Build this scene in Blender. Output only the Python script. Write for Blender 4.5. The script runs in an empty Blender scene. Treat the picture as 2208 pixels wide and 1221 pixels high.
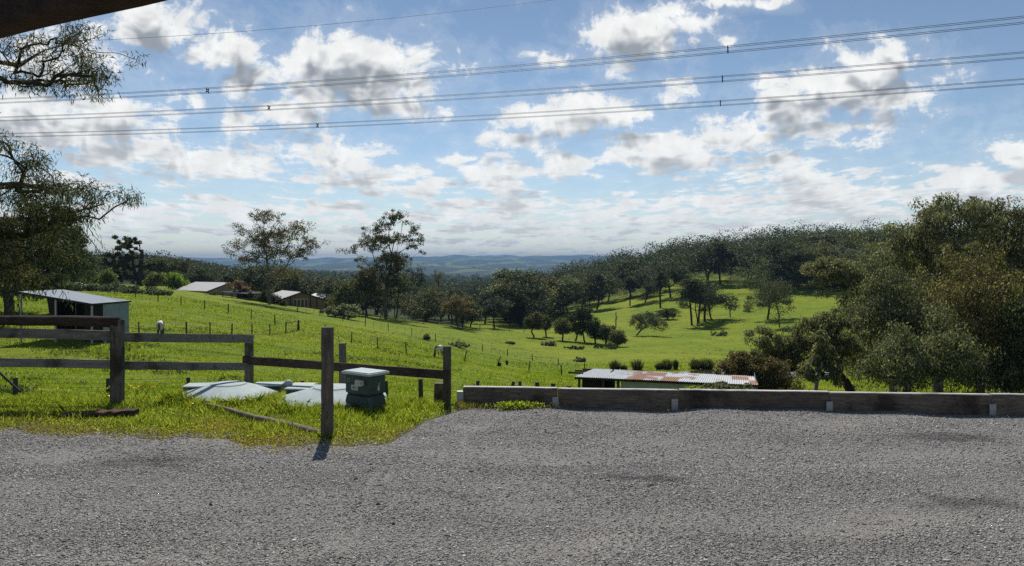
import bpy, bmesh, math, random
import numpy as np
from mathutils import Vector, Matrix, Euler

scene = bpy.context.scene
COL = scene.collection
RAD = math.radians

# ------------------------------------------------------------ camera
CAM_H, FPX, U0, V0 = 2.0, 1668.0, 1104.0, 565.0
cam_d = bpy.data.cameras.new("camera")
cam_d.sensor_width = 36.0
cam_d.lens = 36.0 * FPX / 2208.0
cam_d.shift_y = -(610.5 - V0) / 2208.0
cam_d.clip_start = 0.05
cam_d.clip_end = 60000.0
cam = bpy.data.objects.new("camera", cam_d)
COL.objects.link(cam)
cam.location = (0, 0, CAM_H)
cam.rotation_euler = (RAD(90), 0, 0)
scene.camera = cam

scene.view_settings.view_transform = 'Standard'
scene.view_settings.look = 'None'
scene.view_settings.exposure = 0.0
scene.view_settings.gamma = 1.0
cy = scene.cycles
cy.max_bounces = 6
cy.diffuse_bounces = 3
cy.glossy_bounces = 2
cy.transmission_bounces = 4
cy.volume_bounces = 0
cy.transparent_max_bounces = 8
cy.caustics_reflective = False
cy.caustics_refractive = False
cy.sample_clamp_indirect = 6.0
cy.use_denoising = False

# ------------------------------------------------------------ sun
SUN_AZ, SUN_EL = RAD(-9), RAD(49)
sun_dir = Vector((math.sin(SUN_AZ) * math.cos(SUN_EL), math.cos(SUN_AZ) * math.cos(SUN_EL), math.sin(SUN_EL)))
sun_d = bpy.data.lights.new("sun", 'SUN')
sun_d.energy = 4.6
sun_d.angle = RAD(0.55)
sun_d.color = (1.0, 0.955, 0.88)
sun = bpy.data.objects.new("sun", sun_d)
COL.objects.link(sun)
sun.location = (0, 0, 60)
sun.rotation_euler = sun_dir.to_track_quat('Z', 'Y').to_euler()

# ------------------------------------------------------------ world: sky with cumulus at infinity
world = bpy.data.worlds.new("World")
scene.world = world
world.use_nodes = True
wt = world.node_tree
wt.nodes.clear()


class NT:
    """small helper to write node trees"""
    def __init__(s, nt): s.nt = nt; s.n = nt.nodes; s.l = nt.links
    def put(s, sock, v):
        if v is None: return
        if isinstance(v, bpy.types.NodeSocket): s.l.new(v, sock)
        else: sock.default_value = v
    def math(s, op, a, b=None, c=None, clamp=False):
        n = s.n.new('ShaderNodeMath'); n.operation = op; n.use_clamp = clamp
        s.put(n.inputs[0], a); s.put(n.inputs[1], b); s.put(n.inputs[2], c)
        return n.outputs[0]
    def vec(s, op, a, b=None, scale=None):
        n = s.n.new('ShaderNodeVectorMath'); n.operation = op
        s.put(n.inputs[0], a); s.put(n.inputs[1], b)
        if scale is not None: s.put(n.inputs['Scale'], scale)
        return n.outputs['Value'] if op in ('LENGTH', 'DOT_PRODUCT', 'DISTANCE') else n.outputs[0]
    def noise(s, v, scale, detail=2.0, rough=0.5, dist=0.0, color=False):
        n = s.n.new('ShaderNodeTexNoise')
        s.put(n.inputs['Vector'], v); s.put(n.inputs['Scale'], scale); s.put(n.inputs['Detail'], detail)
        s.put(n.inputs['Roughness'], rough); s.put(n.inputs['Distortion'], dist)
        return n.outputs['Color'] if color else n.outputs[0]
    def voro(s, v, scale, feature='F1', out='Distance', rnd=1.0):
        n = s.n.new('ShaderNodeTexVoronoi'); n.feature = feature
        s.put(n.inputs['Vector'], v); s.put(n.inputs['Scale'], scale); s.put(n.inputs['Randomness'], rnd)
        return n.outputs[out]
    def ramp(s, f, stops, interp='LINEAR'):
        n = s.n.new('ShaderNodeValToRGB'); n.color_ramp.interpolation = interp
        e = n.color_ramp.elements
        while len(e) < len(stops): e.new(0.5)
        for i, (p, c) in enumerate(stops):
            e[i].position = p
            e[i].color = (c, c, c, 1) if isinstance(c, (int, float)) else (*c, 1)
        s.put(n.inputs[0], f)
        return n.outputs[0]
    def mapr(s, v, a, b, c=0.0, d=1.0, kind='SMOOTHSTEP'):
        n = s.n.new('ShaderNodeMapRange'); n.interpolation_type = kind
        s.put(n.inputs[0], v); s.put(n.inputs[1], a); s.put(n.inputs[2], b); s.put(n.inputs[3], c); s.put(n.inputs[4], d)
        return n.outputs[0]
    def mix(s, f, a, b, mode='MIX'):
        n = s.n.new('ShaderNodeMix'); n.data_type = 'RGBA'; n.blend_type = mode
        col = lambda c: (*c, 1) if isinstance(c, tuple) and len(c) == 3 else c
        s.put(n.inputs[0], f); s.put(n.inputs[6], col(a)); s.put(n.inputs[7], col(b))
        return n.outputs[2]
    def comb(s, x, y, z):
        n = s.n.new('ShaderNodeCombineXYZ')
        s.put(n.inputs[0], x); s.put(n.inputs[1], y); s.put(n.inputs[2], z)
        return n.outputs[0]
    def sep(s, v):
        n = s.n.new('ShaderNodeSeparateXYZ'); s.put(n.inputs[0], v); return n.outputs
    def geo(s, name='Position'): return s.n.new('ShaderNodeNewGeometry').outputs[name]
    def coord(s, name='Object'): return s.n.new('ShaderNodeTexCoord').outputs[name]
    def attr(s, name, out='Fac'):
        n = s.n.new('ShaderNodeAttribute'); n.attribute_name = name; return n.outputs[out]
    def bump(s, h, strength=0.5, dist=0.02, normal=None):
        n = s.n.new('ShaderNodeBump')
        s.put(n.inputs['Strength'], strength); s.put(n.inputs['Distance'], dist); s.put(n.inputs['Height'], h)
        if normal is not None: s.put(n.inputs['Normal'], normal)
        return n.outputs[0]


# cumulus bank: (azimuth px, height px, half width, half height, strength) in tangent units of 1/1668
CLOUDS = [
    (770, 165, 185, 85, 1.15), (830, 120, 120, 55, .9), (690, 120, 70, 60, .8), (620, 245, 120, 45, .95), (545, 170, 50, 50, .75),
    (860, 225, 90, 40, .8), (720, 70, 60, 35, .5),
    (465, 108, 105, 42, .95), (320, 50, 105, 75, 1.15), (400, 212, 45, 22, .7), (230, 90, 110, 60, .7), (90, 130, 150, 90, .8),
    (1350, 72, 105, 58, 1.15), (1430, 45, 60, 35, .7), (1500, 50, 55, 20, .6), (1180, 118, 45, 18, .7), (1355, 125, 50, 30, .6), (1555, 92, 25, 10, .6),
    (1560, 5, 60, 16, .7), (1660, 2, 50, 12, .6),
    (1215, 248, 140, 45, 1.15), (1120, 300, 90, 24, .85), (1345, 240, 90, 22, .7), (1455, 205, 50, 34, .8), (1020, 346, 75, 13, .75), (1280, 222, 80, 25, .7),
    (1440, 325, 170, 52, 1.15), (1580, 300, 130, 40, 1.0), (1330, 330, 90, 30, .7), (1700, 240, 110, 60, 1.0), (1850, 190, 140, 65, 1.1), (1870, 125, 120, 38, .8),
    (1790, 280, 150, 38, .8), (2050, 135, 45, 22, .55), (2010, 238, 40, 14, .6),
    (1080, 385, 115, 34, 1.1), (1230, 355, 75, 24, .8), (1150, 370, 110, 22, .7),
    (150, 268, 210, 66, 1.2), (40, 215, 110, 50, .8), (270, 330, 180, 40, .9), (470, 345, 190, 44, 1.1), (700, 345, 110, 46, 1.1), (790, 385, 170, 28, .9), (120, 390, 170, 26, .8),
    (1745, 392, 170, 26, 1.1), (1560, 432, 190, 22, 1.0), (1830, 428, 160, 24, 1.0), (1650, 355, 120, 28, .6),
    (2190, 330, 75, 34, 1.1), (2140, 385, 160, 36, 1.05), (2010, 358, 55, 9, .6), (2080, 425, 180, 30, .9), (1330, 455, 150, 18, .9),
    (300, 455, 150, 20, .9), (520, 440, 130, 22, 1.0), (700, 452, 120, 20, .9), (600, 470, 110, 12, .7), (905, 412, 110, 18, .85), (1080, 445, 120, 18, 1.0), (870, 462, 130, 12, .8),
    (1180, 492, 260, 10, .9), (820, 500, 200, 9, .9), (400, 500, 230, 9, .85), (1000, 520, 260, 7, .85), (700, 525, 240, 6, .8), (1500, 482, 240, 13, .9), (1900, 470, 220, 16, .9), (1300, 512, 220, 7, .85), (600, 482, 170, 8, .9), (1050, 472, 190, 9, .95), (1250, 538, 260, 4, .8), (850, 541, 200, 4, .8), (330, 478, 150, 9, .9), (1420, 452, 120, 12, .95), (1650, 452, 170, 12, .95),
    (60, 470, 160, 28, .7), (-350, 250, 350, 120, 1.0), (2600, 250, 250, 80, 1.0), (2550, 420, 300, 60, .9),
]


def cloud_group():
    g = bpy.data.node_groups.new("cloud_density", 'ShaderNodeTree')
    g.interface.new_socket("UV", in_out='INPUT', socket_type='NodeSocketVector')
    g.interface.new_socket("Detail", in_out='INPUT', socket_type='NodeSocketFloat')
    g.interface.new_socket("Density", in_out='OUTPUT', socket_type='NodeSocketFloat')
    t = NT(g)
    gi = g.nodes.new('NodeGroupInput'); go = g.nodes.new('NodeGroupOutput')
    uv = gi.outputs[0]; det = gi.outputs[1]
    w = t.vec('SUBTRACT', t.noise(uv, 9.0, 3.0, 0.55, color=True), (0.5, 0.5, 0.5))
    uvw = t.vec('ADD', uv, t.vec('MULTIPLY', w, (0.085, 0.045, 0.0)))
    acc = None
    for (u, v, ru, rv, s) in CLOUDS:
        c = ((u - U0) / FPX, (V0 - v) / FPX, 0.0)
        d = t.vec('LENGTH', t.vec('MULTIPLY', t.vec('SUBTRACT', uvw, c), (FPX / ru / 1.25, FPX / rv / 1.25, 0.0)))
        b = t.math('MULTIPLY_ADD', d, -s, s)
        acc = b if acc is None else t.math('SMOOTH_MAX', acc, b, 0.15)
    acc = t.math('MAXIMUM', acc, -0.75)
    x, y, z = t.sep(uv)
    inv = t.math('DIVIDE', 1.0, t.math('MAXIMUM', t.math('ADD', y, 0.10), 0.02))
    q = t.comb(t.math('MULTIPLY', x, inv), t.math('MULTIPLY', inv, 0.75), 3.7)
    f = t.noise(q, 5.5, det, 0.58, 0.25)
    f2 = t.noise(uv, 24.0, det, 0.70, 0.5)
    lo_ = t.mapr(y, 0.16, 0.06, 0.0, 1.0)
    ff = t.math('MULTIPLY_ADD', t.math('SUBTRACT', f, 0.5), t.math('MULTIPLY_ADD', lo_, 2.2, 1.9), t.math('MULTIPLY', t.math('SUBTRACT', f2, 0.5), t.math('MULTIPLY_ADD', lo_, -1.3, 2.4)))
    low = t.mapr(y, 0.12, 0.02, 0.0, 0.13)
    dens = t.math('ADD', t.math('ADD', acc, ff), low)
    dens = t.math('ADD', dens, -0.11)
    g.links.new(dens, go.inputs[0])
    return g


w = NT(wt)
CG = cloud_group()
dirv = w.coord('Generated')
dx, dy, dz = w.sep(dirv)
ay = w.math('MAXIMUM', w.math('ABSOLUTE', dy), 0.12)
uvw_ = w.comb(w.math('DIVIDE', dx, ay), w.math('DIVIDE', dz, ay), 0.0)


def cden(v, detail):
    n = wt.nodes.new('ShaderNodeGroup'); n.node_tree = CG
    w.put(n.inputs[0], v); n.inputs[1].default_value = detail
    return n.outputs[0]


den = cden(uvw_, 9.0)
den_up = cden(w.vec('ADD', uvw_, (-0.008, 0.030, 0.0)), 2.0)
cover = w.mapr(den, -0.12, 0.50)
veil = w.math('MULTIPLY', w.mapr(den, -0.75, 0.05), 0.14)
cover = w.math('MAXIMUM', cover, veil)
shade = w.mapr(w.math('MULTIPLY_ADD', den_up, 0.85, w.math('MULTIPLY', den, 0.20)), 0.15, 1.02)
lowf = w.mapr(dz, 0.03, 0.22, 0.42, 1.0)
shade = w.math('MULTIPLY', shade, lowf)
sky = wt.nodes.new('ShaderNodeTexSky')
sky.sky_type = 'NISHITA'
sky.sun_disc = False
sky.sun_elevation = SUN_EL
sky.sun_rotation = SUN_AZ
sky.altitude = 120
sky.air_density = 1.0
sky.dust_density = 0.0
sky.ozone_density = 2.0
SKY_STRENGTH = 0.10
tex_n = w.noise(uvw_, 30.0, 6.0, 0.6)
tex = w.mapr(tex_n, 0.3, 0.7, 0.88, 1.08, 'LINEAR')
ccol = w.mix(shade, (9.5, 9.6, 9.5), (3.3, 3.65, 4.1))
ccol = w.vec('SCALE', ccol, scale=tex)
skyc = w.mix(1.0, sky.outputs[0], w.mix(w.mapr(dz, 0.0, 0.33), (0.92, 0.93, 0.98), (0.81, 0.79, 0.775)), 'MULTIPLY')
skyc = w.mix(cover, skyc, ccol)
bg = wt.nodes.new('ShaderNodeBackground')
wt.links.new(skyc, bg.inputs[0])
bg.inputs[1].default_value = SKY_STRENGTH
wo = wt.nodes.new('ShaderNodeOutputWorld')
wt.links.new(bg.outputs[0], wo.inputs[0])
world.cycles.sampling_method = 'MANUAL'
world.cycles.sample_map_resolution = 256

# ------------------------------------------------------------ mesh + tagging helpers
rng = np.random.default_rng(11)
random.seed(11)


def tag(o, label=None, cat=None, group=None, kind=None):
    if label: o['label'] = label
    if cat: o['category'] = cat
    if group: o['group'] = group
    if kind: o['kind'] = kind
    return o


def np_mesh(name, verts, faces, mat, parent=None, smooth=False, mats=None, mat_idx=None):
    """verts (N,3); faces (M,k) with constant k, or list of such arrays"""
    me = bpy.data.meshes.new(name)
    fl = faces if isinstance(faces, list) else [faces]
    fl = [np.asarray(f, dtype=np.int32) for f in fl if len(f)]
    verts = np.asarray(verts, dtype=np.float32)
    me.vertices.add(len(verts)); me.vertices.foreach_set('co', verts.ravel())
    loops = np.concatenate([f.ravel() for f in fl])
    tot = np.concatenate([np.full(len(f), f.shape[1], dtype=np.int32) for f in fl])
    start = np.concatenate([[0], np.cumsum(tot)[:-1]]).astype(np.int32)
    me.loops.add(len(loops)); me.loops.foreach_set('vertex_index', loops)
    me.polygons.add(len(tot)); me.polygons.foreach_set('loop_start', start)
    me.polygons.foreach_set('loop_total', tot)
    if smooth: me.polygons.foreach_set('use_smooth', np.ones(len(tot), dtype=bool))
    for m in ([mat] if mats is None else mats): me.materials.append(m)
    if mat_idx is not None: me.polygons.foreach_set('material_index', mat_idx)
    me.update(calc_edges=True)
    o = bpy.data.objects.new(name, me); COL.objects.link(o)
    if parent is not None: o.parent = parent
    return o


def empty(name, loc=(0, 0, 0), rz=0.0):
    o = bpy.data.objects.new(name, None); COL.objects.link(o)
    o.location = loc; o.rotation_euler = (0, 0, rz); o.empty_display_size = 0.3
    return o


def material(name, rough=0.9, spec=0.3):
    m = bpy.data.materials.new(name); m.use_nodes = True
    nt = m.node_tree
    b = nt.nodes['Principled BSDF']
    b.inputs['Roughness'].default_value = rough
    b.inputs['Specular IOR Level'].default_value = spec
    return m, NT(nt), b


# ------------------------------------------------------------ land form: z(X, Y) from surveyed profiles
DN = np.log(np.array([11.5, 14, 17, 20, 27, 35, 50, 68, 85, 110, 150, 200, 250, 300, 400, 500, 800, 1500, 3000, 6000, 12000.]))
PROF = {
    -300: [855, 868, 870, 872, 862, 845, 785, 712, 672, 630, 612, 605, 603, 602, 600, 596, 575, 577, 578, 572, 557],
    0:    [855, 868, 880, 885, 868, 848, 790, 718, 680, 640, 618, 610, 606, 606, 604, 600, 572, 577, 578, 572, 558],
    300:  [858, 870, 893, 900, 880, 858, 793, 727, 690, 643, 624, 615, 612, 612, 610, 602, 574, 582, 582, 574, 558],
    600:  [864, 872, 893, 905, 885, 866, 808, 752, 718, 690, 660, 650, 652, 655, 652, 645, 618, 596, 590, 578, 562],
    900:  [866, 878, 893, 910, 890, 870, 835, 792, 770, 746, 713, 692, 688, 686, 675, 665, 645, 612, 596, 572, 556],
    1200: [890, 915, 925, 930, 905, 885, 858, 835, 815, 797, 762, 722, 698, 682, 655, 636, 640, 622, 600, 574, 554],
    1500: [900, 930, 940, 940, 925, 912, 878, 843, 815, 790, 762, 728, 690, 645, 590, 566, 590, 610, 594, 567, 557],
    1800: [900, 930, 940, 940, 930, 918, 880, 840, 812, 792, 760, 715, 670, 630, 560, 542, 580, 610, 590, 568, 558],
    2100: [900, 930, 940, 940, 930, 915, 872, 832, 806, 782, 745, 705, 660, 622, 560, 545, 580, 600, 590, 568, 558],
    2500: [900, 930, 940, 940, 930, 910, 866, 826, 800, 772, 730, 690, 650, 615, 562, 550, 580, 600, 590, 568, 558],
}
PU = np.array(sorted(PROF), dtype=float)
PV = np.array([PROF[int(u)] for u in PU], dtype=float)


def hermite(xn, yn, x):
    """non-overshooting cubic through columns; yn (..., n) shared nodes xn, x (m,) -> (..., m)"""
    h = np.diff(xn); dl = np.diff(yn, axis=-1) / h
    m = np.zeros_like(yn)
    a, b = dl[..., :-1], dl[..., 1:]
    with np.errstate(divide='ignore', invalid='ignore'):
        hm = 2 * a * b / (a + b)
    m[..., 1:-1] = np.where(a * b > 0, hm, 0)
    m[..., 0] = dl[..., 0]; m[..., -1] = dl[..., -1]
    i = np.clip(np.searchsorted(xn, x) - 1, 0, len(xn) - 2)
    t = np.clip((x - xn[i]) / h[i], 0, 1)
    y0, y1, m0, m1, hh = yn[..., i], yn[..., i + 1], m[..., i], m[..., i + 1], h[i]
    return (2*t**3-3*t**2+1)*y0 + (t**3-2*t**2+t)*hh*m0 + (-2*t**3+3*t**2)*y1 + (t**3-t**2)*hh*m1


LG = np.linspace(DN[0], DN[-1], 500)
UG = np.linspace(-300, 2500, 281)
_a = hermite(DN, PV, LG)                      # (cols, 500)
# natural-ish smooth across columns
TV = hermite(PU, _a.T, UG)                    # (500, 281)
for _ in range(14):
    TV[:, 1:-1] = (TV[:, :-2] + 2 * TV[:, 1:-1] + TV[:, 2:]) / 4
for _ in range(3):
    TV[1:-1] = (TV[:-2] + 2 * TV[1:-1] + TV[2:]) / 4

POND = (30.5, 93.0, 11.5, 7.0, -12.0)          # centre x, y, half sizes, water level


def smooth01(x):
    x = np.clip(x, 0, 1); return x * x * (3 - 2 * x)


def land(X, Y):
    X = np.asarray(X, dtype=float); Y = np.asarray(Y, dtype=float)
    az = np.clip(np.arctan2(X, np.where(np.abs(Y) + np.abs(X) < 1e-6, 1e-6, Y)), -0.70, 0.70)
    d = np.hypot(X, Y) * np.cos(az)
    u = np.clip(U0 + FPX * np.tan(az), -300, 2499.99)
    l = np.clip(np.log(np.maximum(d, 0.1)), LG[0], LG[-1] - 1e-6)
    fi = (l - LG[0]) / (LG[1] - LG[0]); fj = (u - UG[0]) / (UG[1] - UG[0])
    i = fi.astype(int); j = np.minimum(fj.astype(int), len(UG) - 2); fi = fi - i; fj = fj - j
    v = (TV[i, j] * (1-fi) * (1-fj) + TV[i+1, j] * fi * (1-fj) + TV[i, j+1] * (1-fi) * fj + TV[i+1, j+1] * fi * fj)
    z = CAM_H - np.maximum(d, 11.5) * (v - V0) / FPX
    z = z * smooth01((d - 8.0) / 3.5)
    right = smooth01((X + 1.2) / 0.8)
    z = z - right * smooth01((Y - 9.2) / 1.4) * 0.45 * (1 - smooth01((d - 12) / 4)) * (Y > 0)
    # natural unevenness
    far = smooth01((d - 14) / 30)
    z = z + far * (0.10*np.sin(X*.31+1.3*np.sin(Y*.11))*np.sin(Y*.27+X*.05) + 0.05*np.sin(X*.83+Y*.4)*np.sin(Y*.71-X*.2))
    hz = smooth01((d - 500) / 600)
    z = z + hz * d * 0.0022 * (np.sin(X*.0031+Y*.0011)*np.sin(Y*.0023+1.0) + .6*np.sin(X*.0075+2)*np.sin(Y*.0052+X*.001))
    px, py, pa, pb, pz = POND
    e = np.hypot((X - px) / pa, (Y - py) / pb)
    z = np.where(e < 1.6, z + (pz - 0.7 - z) * (1 - smooth01((e - 0.85) / 0.5)), z)
    z = np.where((e > 1.0) & (e < 2.0) & (Y < py), np.minimum(z, z), z)
    return z


def uvd(u, d):
    X = (u - U0) * d / FPX
    return np.array([X, d, float(land(X, d))])


def at(u, v, dmin=13.0, dmax=9000.0):
    """ground point seen at photo pixel (u, v): first hit beyond dmin"""
    ds = np.exp(np.linspace(math.log(dmin), math.log(dmax), 3000))
    X = (u - U0) * ds / FPX
    vz = V0 + (CAM_H - land(X, ds)) * FPX / ds
    # visible surface climbs: running min of vz
    hit = np.where(vz <= v)[0]
    i = hit[0] if len(hit) else int(np.argmin(vz))
    return np.array([X[i], ds[i], float(land(X[i], ds[i]))])


# ------------------------------------------------------------ land materials
def mat_land():
    m, t, b = material('land_grass', 0.95, 0.1)
    P = t.geo('Position')
    wood = t.attr('woodland'); far = t.attr('farland'); soil = t.attr('soil')
    big = t.noise(P, 0.045, 4, 0.6)
    mid = t.noise(P, 0.35, 5, 0.65)
    fin = t.noise(P, 3.2, 5, 0.75)
    px, py, pz = t.sep(P)
    streak = t.noise(t.comb(t.math('MULTIPLY', px, 0.35), t.math('MULTIPLY', py, 1.5), pz), 0.5, 5, 0.7, 0.6)
    g = t.ramp(fin, [(0.30, (0.070, 0.105, 0.008)), (0.48, (0.185, 0.255, 0.014)), (0.70, (0.27, 0.335, 0.022))])
    g = t.mix(t.mapr(big, 0.38, 0.65, 0, .75), g, (0.28, 0.305, 0.022))
    g = t.mix(t.mapr(t.noise(P, 0.11, 5, .65, .5), 0.50, 0.66, 0, .6), g, (0.13, 0.195, 0.013))
    g = t.mix(t.math('MULTIPLY', t.mapr(streak, 0.50, 0.66), 0.75), g, (0.085, 0.130, 0.014))
    g = t.mix(t.math('MULTIPLY', t.mapr(mid, 0.60, 0.75), 0.55), g, (0.19, 0.21, 0.035))
    tus = t.noise(P, 0.8, 6, 0.8)
    g = t.mix(t.mapr(tus, 0.53, 0.66, 0, .6), g, (0.075, 0.115, 0.012))
    bare = t.noise(P, 0.9, 4, 0.7)
    g = t.mix(t.math('MULTIPLY', t.mapr(bare, 0.66, 0.74), 0.6), g, (0.09, 0.075, 0.040))
    sl = t.ramp(t.noise(P, 5, 5, 0.7), [(0.3, (0.05, 0.038, 0.024)), (0.7, (0.16, 0.13, 0.07))])
    g = t.mix(soil, g, sl)
    lump = t.voro(P, 0.075)
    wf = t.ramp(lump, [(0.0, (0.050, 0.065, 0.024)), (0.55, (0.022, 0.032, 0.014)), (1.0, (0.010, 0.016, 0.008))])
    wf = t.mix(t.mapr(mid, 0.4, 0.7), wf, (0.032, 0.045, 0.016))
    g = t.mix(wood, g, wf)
    # far country: patchwork of bush and paddock
    sp = t.comb(t.math('MULTIPLY', px, 0.0022), t.math('MULTIPLY', py, 0.0007), 0.0)
    patch = t.noise(sp, 1.4, 7, 0.62, 0.4)
    pad = t.mapr(patch, 0.52, 0.57)
    ff = t.mix(t.noise(P, 0.02, 6, 0.75), (0.012, 0.020, 0.012), (0.058, 0.075, 0.040))
    fc = t.mix(t.math('MULTIPLY', pad, t.attr('paddock')), ff, (0.13, 0.19, 0.055))
    g = t.mix(far, g, fc)
    t.put(b.inputs['Base Color'], g)
    h = t.math('ADD', fin, t.math('MULTIPLY', t.noise(P, 14.0, 3, 0.7), 0.5))
    t.put(b.inputs['Normal'], t.bump(h, 0.9, 0.22))
    return m


def mat_gravel():
    m, t, b = material('gravel', 0.85, 0.35)
    P = t.geo('Position')
    v1 = t.voro(P, 130.0, out='Color'); v2 = t.voro(P, 75.0, out='Color')
    d1 = t.voro(P, 130.0); d2 = t.voro(P, 75.0)
    r1 = t.sep(v1)[0]; r2 = t.sep(v2)[1]
    s = t.mix(0.5, r1, r2)
    c = t.ramp(s, [(0.10, (0.085, 0.082, 0.083)), (0.45, (0.225, 0.212, 0.194)), (0.7, (0.33, 0.312, 0.28)), (0.93, (0.50, 0.48, 0.45))])
    large = t.noise(t.vec('MULTIPLY', P, (0.35, 1.2, 1.0)), 0.9, 5, 0.6)
    c = t.mix(t.mapr(large, 0.35, 0.7, 0.0, 0.45), c, (0.275, 0.248, 0.228))
    dk = t.noise(t.vec('MULTIPLY', P, (0.6, 1.6, 1.0)), 1.7, 6, 0.7, 0.4)
    c = t.mix(t.mapr(dk, 0.56, 0.72, 0.0, 0.5), c, (0.10, 0.098, 0.102))
    gx, gy, gz_ = t.sep(P)
    for (ax_, ay_, rr_) in ((4.9, 8.7, .55), (3.75, 6.4, .45), (-3.6, 7.6, .5), (1.2, 7.0, .3), (5.6, 7.4, .7)):
        dd_ = t.vec('LENGTH', t.vec('MULTIPLY', t.vec('SUBTRACT', P, (ax_, ay_, 0.0)), (.6, 1.6, 0.0)))
        dd_ = t.math('ADD', dd_, t.math('MULTIPLY', t.math('SUBTRACT', t.noise(P, 3.0, 5, .7), .5), .9))
        c = t.mix(t.mapr(dd_, rr_*.9, rr_*.3, 0, .6), c, (0.085, .078, .074))
    tr = t.math('SINE', t.math('ADD', t.math('MULTIPLY', gy, 3.3), t.math('ADD', t.math('MULTIPLY', gx, -.35), t.math('MULTIPLY', t.noise(P, .35, 3, .6), 5.0))))
    c = t.mix(t.math('MULTIPLY', t.mapr(tr, 0.45, 1.0), t.mapr(t.noise(P, .5, 4, .6), .4, .6, 0, .5)), c, (0.36, 0.33, 0.29))
    damp = t.mapr(t.noise(t.vec('MULTIPLY', P, (.8, 2.2, 1)), 1.1, 5, .7), .62, .70, 0, .55)
    c = t.mix(damp, c, (0.12, .112, .108))
    edge = t.mapr(t.noise(P, 7, 4, 0.6), 0.58, 0.70, 0, 0.4)
    c = t.mix(edge, c, (0.21, 0.17, 0.13))
    t.put(b.inputs['Base Color'], c)
    h = t.math('ADD', t.math('MULTIPLY', d1, 0.6), d2)
    t.put(b.inputs['Normal'], t.bump(h, 0.9, 0.016, t.bump(t.noise(P, 2.5, 5, 0.7), 0.35, 0.05)))
    return m


# ------------------------------------------------------------ land sheet
def band(x, lo, hi):
    return smooth01((x - lo) / (hi - lo))


def wood_edge(u):
    return np.interp(u, [700, 900, 1050, 1130, 1200, 1270, 1340, 1400, 1450, 1560, 1640, 1720, 1800, 1900, 2300],
                     [672, 690, 702, 708, 684, 664, 646, 640, 615, 604, 618, 628, 625, 640, 640])


def build_land():
    radii = np.concatenate([[0.0], np.linspace(1.0, 11.0, 22), np.exp(np.linspace(math.log(11.4), math.log(14000), 620))])
    fine = np.linspace(-0.75, 0.75, 420)
    coarse = np.linspace(0.75, 2*math.pi - 0.75, 52)[1:-1]
    ang = np.concatenate([fine, coarse])
    A, R = np.meshgrid(ang, radii)
    X = R * np.sin(A); Y = R * np.cos(A)
    Z = land(X, Y) - 0.03
    nr, na = X.shape
    verts = np.stack([X, Y, Z], -1).reshape(-1, 3)
    i = np.arange(nr - 1)[:, None] * na; j = np.arange(na)[None, :]
    j2 = (j + 1) % na
    f = np.stack([i + j, i + j2, i + na + j2, i + na + j], -1).reshape(-1, 4)
    o = np_mesh('ground', verts, f, mat_land(), smooth=True)
    d = np.hypot(X, Y) * np.cos(np.clip(A, -0.7, 0.7))
    u = U0 + FPX * np.tan(np.clip(A, -0.9, 0.9)); v = V0 + (CAM_H - Z) * FPX / np.maximum(d, 1)
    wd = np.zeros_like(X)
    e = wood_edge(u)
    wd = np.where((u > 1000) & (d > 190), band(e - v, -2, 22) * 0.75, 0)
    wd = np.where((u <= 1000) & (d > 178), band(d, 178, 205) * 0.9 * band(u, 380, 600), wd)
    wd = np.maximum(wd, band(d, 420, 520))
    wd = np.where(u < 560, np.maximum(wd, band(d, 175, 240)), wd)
    far = band(d, 1500, 2300)
    soil = np.where((d < 15) & (d > 6), 0.75 * (1 - band(d, 9.3, 12.5)), 0)
    pad = band(d, 2500, 5000)
    line = [at(q_[0], q_[1], 60) for q_ in ((530, 722), (582, 722), (616, 718), (643, 713), (668, 717), (700, 724), (730, 733))]
    for a_, b_ in zip(line[:-1], line[1:]):
        ab = (b_-a_)[:2]; tt_ = np.clip(((X-a_[0])*ab[0]+(Y-a_[1])*ab[1])/(ab@ab), 0, 1)
        dd_ = np.hypot(X-a_[0]-ab[0]*tt_, Y-a_[1]-ab[1]*tt_)
        soil = np.maximum(soil, .8*(1-band(dd_, .25, .8)))
    for (u_, v_, dm, r_) in ((668, 724, 60, 2.2), (345, 728, 60, 1.4)):
        q_ = at(u_, v_, dm); soil = np.maximum(soil, .45*(1-band(np.hypot(X-q_[0], Y-q_[1]), r_*.3, r_)))
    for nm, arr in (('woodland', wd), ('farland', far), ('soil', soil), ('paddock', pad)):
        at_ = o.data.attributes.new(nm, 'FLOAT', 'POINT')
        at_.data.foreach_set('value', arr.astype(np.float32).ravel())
    tag(o, kind='structure')
    return o


GROUND = build_land()
LAND_MIN = min(v.co.z for v in GROUND.data.vertices); LAND_MAX = max(v.co.z for v in GROUND.data.vertices)


def verge_edge(x):
    """Y of the gravel's far edge, as a function of X"""
    x = np.asarray(x, dtype=float)
    base = np.interp(x, [-14, -6.0, -3.6, -2.1, -1.35, -1.15, -0.75, -0.45], [9.2, 9.0, 8.65, 8.35, 8.45, 9.2, 10.2, 10.75])
    return base + 0.08*np.sin(x*5.1) + 0.05*np.sin(x*11.7+1) + .03*np.sin(x*23)


def gz(x, y):
    return 0.012*np.sin(x*1.3+.6)*np.sin(y*1.1) + 0.009*np.sin(x*2.9+y*.7) + 0.006*np.sin(y*4.1-x*.8) + .028*smooth01((y-9.5)/.8)*(np.sin(x*1.9+1)*np.sin(x*.73)+.4*np.sin(x*5.3))


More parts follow.
